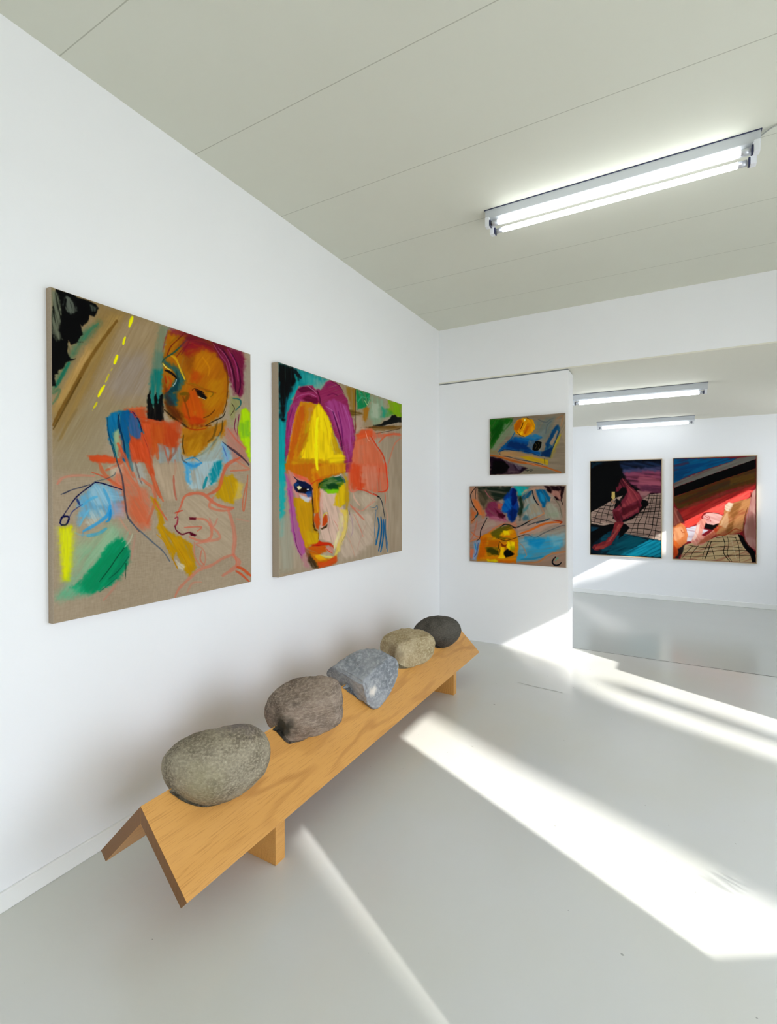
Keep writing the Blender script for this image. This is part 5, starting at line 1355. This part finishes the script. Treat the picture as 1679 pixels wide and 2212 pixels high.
PE = '''
v: 1230 970 3.739
p 070709 1 3 0 0: 170,95 750,80 750,880 170,860
p 10303c .9 14 -20 .4: 178,110 300,105 240,130 180,160
p 26344c .95 16 12 .5: 405,105 745,90 745,190 620,200 440,190
p 54506c .8 14 12 .5: 430,170 745,140 745,200 440,210
p 8a4c60 .95 14 5 .5: 440,195 600,180 745,185 745,355 600,350 520,300 470,250
p a45f6c .7 14 5 .6: 560,210 745,240 745,330 560,310
p 5c3448 .7 10 8 .6: 560,290 745,300 745,345 600,345
p a87878 .9 8 5 .3: 550,335 660,345 640,370 600,420 570,380
p b8a090 1 5 0 .3: 178,510 230,480 300,440 380,390 430,378 400,420 500,470 640,370 745,355 745,735 440,690 470,620 460,600 380,600 340,625 178,600
p 6c5450 .4 12 0 .6: 178,520 380,400 740,370 740,720 450,680 440,600 200,600
p 0a0a0c 1 5 0 0: 380,395 420,430 450,470 590,405 635,420 640,450 590,490 520,560 430,590 370,560 350,560
s 15120f 4 .95: 200,500 300,520 350,535
s 15120f 4 .95: 240,475 330,490 370,500
s 15120f 4 .95: 280,450 350,465
s 15120f 5 .95: 180,545 280,570 350,585
s 15120f 4 .95: 180,580 270,600
s 15120f 4 .9: 250,475 220,530 200,600
s 15120f 4 .9: 300,445 270,510 250,600
s 15120f 4 .9: 345,425 320,500 300,590
s 15120f 4 .9: 380,400 350,470
s 15120f 5 .95: 590,430 745,450
s 15120f 4 .95: 620,400 745,400
s 15120f 4 .95: 640,375 745,378
s 15120f 6 .95: 560,510 745,500
s 15120f 4 .95: 590,480 745,470
s 15120f 5 .95: 500,555 620,545 745,560
s 15120f 5 .95: 470,600 600,600 745,620
s 15120f 5 .95: 460,640 600,640 745,665
s 15120f 4 .9: 450,665 600,680 745,710
s 15120f 6 .95: 650,370 630,440 590,540 560,600 550,690
s 15120f 6 .95: 710,370 700,460 680,560 670,640 640,710
s 15120f 4 .9: 600,440 560,520 520,620 490,690
s 15120f 5 .9: 735,380 730,480 700,640 690,720
s 15120f 4 .9: 670,380 650,470 610,620 600,690
s 15120f 3 .9: 690,360 670,440 640,600
p 08222c 1 6 0 .2: 178,620 340,640 440,680 745,735 745,870 178,840
p 12525e .98 8 -20 .4: 440,680 650,730 560,780 440,850 420,855 300,840 370,760 380,700
p 1a6f80 1 6 -25 .4: 650,728 745,740 745,868 420,852 520,800
p 0c4050 1 8 0 .3: 178,625 260,640 220,700 178,760
p 184c58 .9 10 0 .4: 250,690 370,650 400,700 380,800 260,835
p 040405 1 6 0 0: 178,670 250,630 330,600 400,600 340,650 240,720 178,770
p 040405 1 6 0 0: 440,600 490,630 440,690 400,720
p 6c2c38 1 5 60 .5: 405,260 430,232 450,240 480,280 520,320 570,360 590,400 580,440 590,455 560,510 500,545 435,575 430,590 400,600 370,570 350,510 355,490 400,450 440,400 470,350 450,310 430,310 400,340 380,345 378,310 400,300
p 9c4c50 .8 8 60 .5: 470,300 560,360 580,400 520,430 440,470 400,500 390,490 450,430 480,370
p 4c1820 .8 8 -30 .5: 440,470 580,440 530,500 440,540 420,520
p 8c4448 .8 6 -30 .5: 430,540 560,470 560,490 440,565
p 5c2028 .9 6 75 .4: 355,500 400,500 420,590 390,590
p 7c3034 1 5 -50 .5: 370,590 440,590 430,620 370,720 340,770 240,815 200,812 188,790 200,770 290,740 340,690
p b46458 .7 5 -50 .5: 400,600 430,610 370,690 330,740 300,750 360,680
p a04c44 .7 5 -20 .5: 210,780 280,770 330,750 280,800 210,805
p 0a0608 .7 4 30 0: 430,320 455,310 470,340 440,380 420,350
s b06c68 6 .7: 430,240 470,290 520,340
p c8b070 1 3 80 .2: 345,345 372,345 372,390 360,410 340,395
s a87c60 6 .9: 350,400 345,425 380,440
p e8e4d8 .5 5 0 .3: 700,690 745,675 745,728 690,715
'''
PF = '''
v: 1230 970 3.739
p 8c2c34 1 3 0 0: 840,80 1510,60 1510,910 840,880
p 14608a 1 6 -15 .5: 845,85 1350,75 1320,100 1100,170 930,235 845,280
p 0c4c78 .8 6 -18 .7: 900,150 1000,120 1150,110 1250,110 1050,150 900,220 860,230
p 1a6c94 .7 6 -18 .7: 960,90 1200,80 1100,110 980,130
p 0c4468 .7 5 -18 .6: 850,190 960,170 900,250 850,260
p 7c7870 1 4 -20 .3: 1360,76 1505,60 1505,85 1200,190 850,312 850,275 930,240 1100,175 1310,105
p 040405 1 3 -20 0: 1505,85 1505,158 1200,260 850,385 850,315 1200,190
p 5c4420 1 5 -20 .4: 1505,160 1505,280 1280,330 1060,420 950,470 880,480 850,430 850,388 1200,262
p 44382c .7 14 -20 .6: 1505,170 1505,230 1200,330 900,440 860,420 1200,290
p 7c5c24 .5 10 -20 .5: 1300,240 1500,190 1500,240 1300,290
p 8c4434 .9 18 -25 .4: 1505,270 1300,330 1060,420 900,480 880,500 1100,440 1505,300
p c0423c 1 8 -28 .4: 1505,285 1300,360 1100,430 890,500 930,580 1000,560 1200,450 1480,320
p f0605a 1 5 -30 .3: 1500,330 1440,400 1330,430 1260,440 1250,530 1100,510 1050,590 970,630 850,620 930,585 1200,450 1440,335
p f07468 .8 10 -30 .3: 1440,350 1380,410 1260,440 1240,500 1100,505 1200,460
p e0584c .8 10 -30 .3: 930,590 1060,540 1040,600 960,625
p e4e0e8 1 5 10 .2: 950,635 1040,610 1060,640 1130,650 1080,680 1000,740 950,740
p d0b890 1 4 -20 .3: 930,770 1000,750 1150,720 1220,690 1380,680 1420,760 1480,830 1508,850 1508,910 900,880
p 0c0a0a 1 4 70 0: 1360,680 1400,690 1440,760 1500,820 1508,905 1480,905 1460,840 1400,770
s 15120e 6 .95: 1240,700 1260,760 1250,830 1300,900
s 15120e 4 .95: 1280,700 1290,760 1280,840 1320,905
s 15120e 9 .95: 1150,740 1120,830 1100,880
s 15120e 4 .9: 1130,740 1090,830 1080,880
s 15120e 5 .9: 1050,770 1000,830 980,880
s 15120e 4 .9: 1000,780 950,830 920,870
s 15120e 5 .9: 960,770 1100,790 1250,780 1400,790
s 15120e 4 .9: 930,830 1050,830 1250,810 1440,810
s 15120e 4 .9: 920,860 1100,860 1280,850 1460,850
s 15120e 4 .9: 1110,745 1250,740 1380,730
s 15120e 5 .9: 1190,710 1260,705 1350,710
s 15120e 4 .9: 1340,700 1370,780 1380,900
s 15120e 4 .9: 1150,780 1180,880
s f0e4c8 5 .5: 960,810 1100,810 1250,795
s f0e4c8 4 .5: 1310,720 1330,800 1350,880
p 2c3430 1 6 -60 .2: 890,800 940,760 920,830 880,880 860,870
# left figure
p d88858 1 5 70 .4: 846,620 900,590 940,620 965,690 950,750 900,790 880,800 885,830 850,875 846,870
p f0b890 .8 8 70 .4: 850,640 900,620 930,650 930,700 880,740 850,730
p c04c24 .9 6 70 .5: 848,760 880,800 885,850 850,876
p e8783c .8 6 60 .4: 848,720 900,780 880,800 850,770
p c07868 1 4 65 .4: 848,460 880,490 930,590 900,590 846,620
p 6c3c38 .7 6 65 .4: 870,480 900,520 940,600 920,600 880,540
s a8502c 5 .8: 905,650 920,670 940,665
# reclining figure
p 141010 1 5 0 0: 1090,600 1150,590 1220,600 1160,650 1100,640
p f0c0b8 1 4 20 .2: 1080,540 1110,515 1170,508 1220,525 1250,540 1225,590 1170,610 1120,600 1085,570
s c05c58 5 .9: 1100,540 1130,560 1110,570
s b04848 5 .9: 1130,540 1145,580
s 4c2420 5 .9: 1070,550 1090,520 1130,510 1215,520
p eca898 1 4 60 .3: 1035,600 1070,560 1100,560 1110,580 1070,690 1100,700 1180,640 1230,600 1220,650 1180,690 1080,770 1020,775 985,745 1020,670
p f8dcd0 .8 5 60 .3: 1040,610 1060,600 1040,690 1010,740 1000,720
p b8684c .8 8 -30 .4: 1080,720 1190,640 1210,680 1100,750 1030,770
p c08c60 1 5 -30 .3: 1260,450 1330,430 1440,400 1470,380 1450,480 1420,560 1410,650 1380,670 1260,690 1190,690 1210,600 1250,520
p f0d8c0 1 4 20 .2: 1260,450 1290,430 1330,440 1300,500 1270,500 1255,480
p e8c4a0 .8 6 -60 .3: 1240,560 1280,500 1290,580 1270,640 1220,610
p 8c6038 .8 12 -30 .5: 1320,440 1400,420 1360,500 1370,520 1290,600 1260,680 1300,680 1340,600 1310,540 1290,510
p d8a070 .7 10 -60 .4: 1350,540 1420,520 1400,640 1320,660 1330,590
p b85030 .9 6 20 .4: 1170,640 1200,610 1230,620 1200,660 1180,670
s a04028 6 .8: 1190,680 1260,690 1340,640 1400,660
p bc9088 1 4 85 .3: 1470,350 1505,320 1508,810 1450,770 1420,720 1410,650 1430,540 1460,430
p a07468 .8 12 85 .4: 1430,560 1490,520 1500,720 1430,700
p d8b0a4 .7 8 85 .3: 1475,360 1505,330 1500,520 1460,500
s 5c241c 7 .9: 1466,350 1470,385
s 6c4030 8 .8: 1440,470 1415,560 1405,650 1420,730 1460,790
'''
# ---------------------------------------------------------------- hang the pictures
WOODF = mat('pale natural wood tray frame', lin('c9b392'), .5, .3)
G = globals()
def pic(key, base, corners, W, H, paint, origin, U, V, th, label, gain=.92, **kw):
    cv = Canvas(corners, W, H, base); cv.gain = gain
    if paint: cv.run(paint)
    return canvas_obj(cv, origin, U, V, th, label, **kw)
pic('a', 'a39480', [(110,622),(540.3,765),(541.7,1255.3),(116,1348)], 500, 620, G.get('PA'), (XL+.032, .931, 2.143), (0,.963,0), (0,0,-1.203), .032,
    'large canvas of a half-painted man with a cat beside a road on the left wall')
pic('b', 'a39480', [(601.4,781.8),(867,873.9),(869.8,1190.2),(603.4,1245.5)], 380, 470, G.get('PB'), (XL+.05, 2.09, 2.146), (0,1.482,0), (0,0,-1.211), .05,
    'deep-edged linen canvas of a yellow frowning face with purple hair, nearer the corner')
pic('c', '8f8272', [(1058,905.5),(1220.5,892.5),(1220.5,1022),(1058.5,1025.5)], 300, 234, G.get('PC'), (-1.417, YB-.018, 2.102), (.669,0,0), (0,0,-.520), .023,
    'small canvas with an orange ball on a blue tray, above the other on the partition')
pic('d', '9a8b7b', [(1014,1051),(1222,1048.5),(1224,1226.5),(1016.5,1211.5)], 380, 310, G.get('PD'), (-1.614, YB-.018, 1.476), (.874,0,0), (0,0,-.712), .023,
    'canvas with an upside-down yellow face under denim folds, lower one on the partition')
ZT5, ZB5 = 1.916, .441
pic('e', '101012', [(1276.5,998),(1429,993.8),(1429,1203.5),(1276.5,1195.5)], 300, 440, G.get('PE'), (-1.018, YF-.035, ZT5), (.985,0,0), (0,0,ZB5-ZT5), .035,  # pale stroke at the lower right edge is a patch of sun painted in
    'dark picture of a reclining figure on a checked blanket, left one on the far wall', gain=.85, frame=(WOODF, .008, .004, .006))
pic('f', 'a06050', [(1456,992),(1633.5,986),(1633.5,1213.5),(1456,1205)], 330, 440, G.get('PF'), (.125, YF-.035, ZT5+.005), (.988,0,0), (0,0,ZB5-ZT5-.005), .035,  # brightest strokes carry falling sunlight in their colour, toned down by the gain
    'bright picture of a reclining figure on tartan with a patch of sun painted in, right one on the far wall', gain=.62, frame=(WOODF, .008, .004, .006))
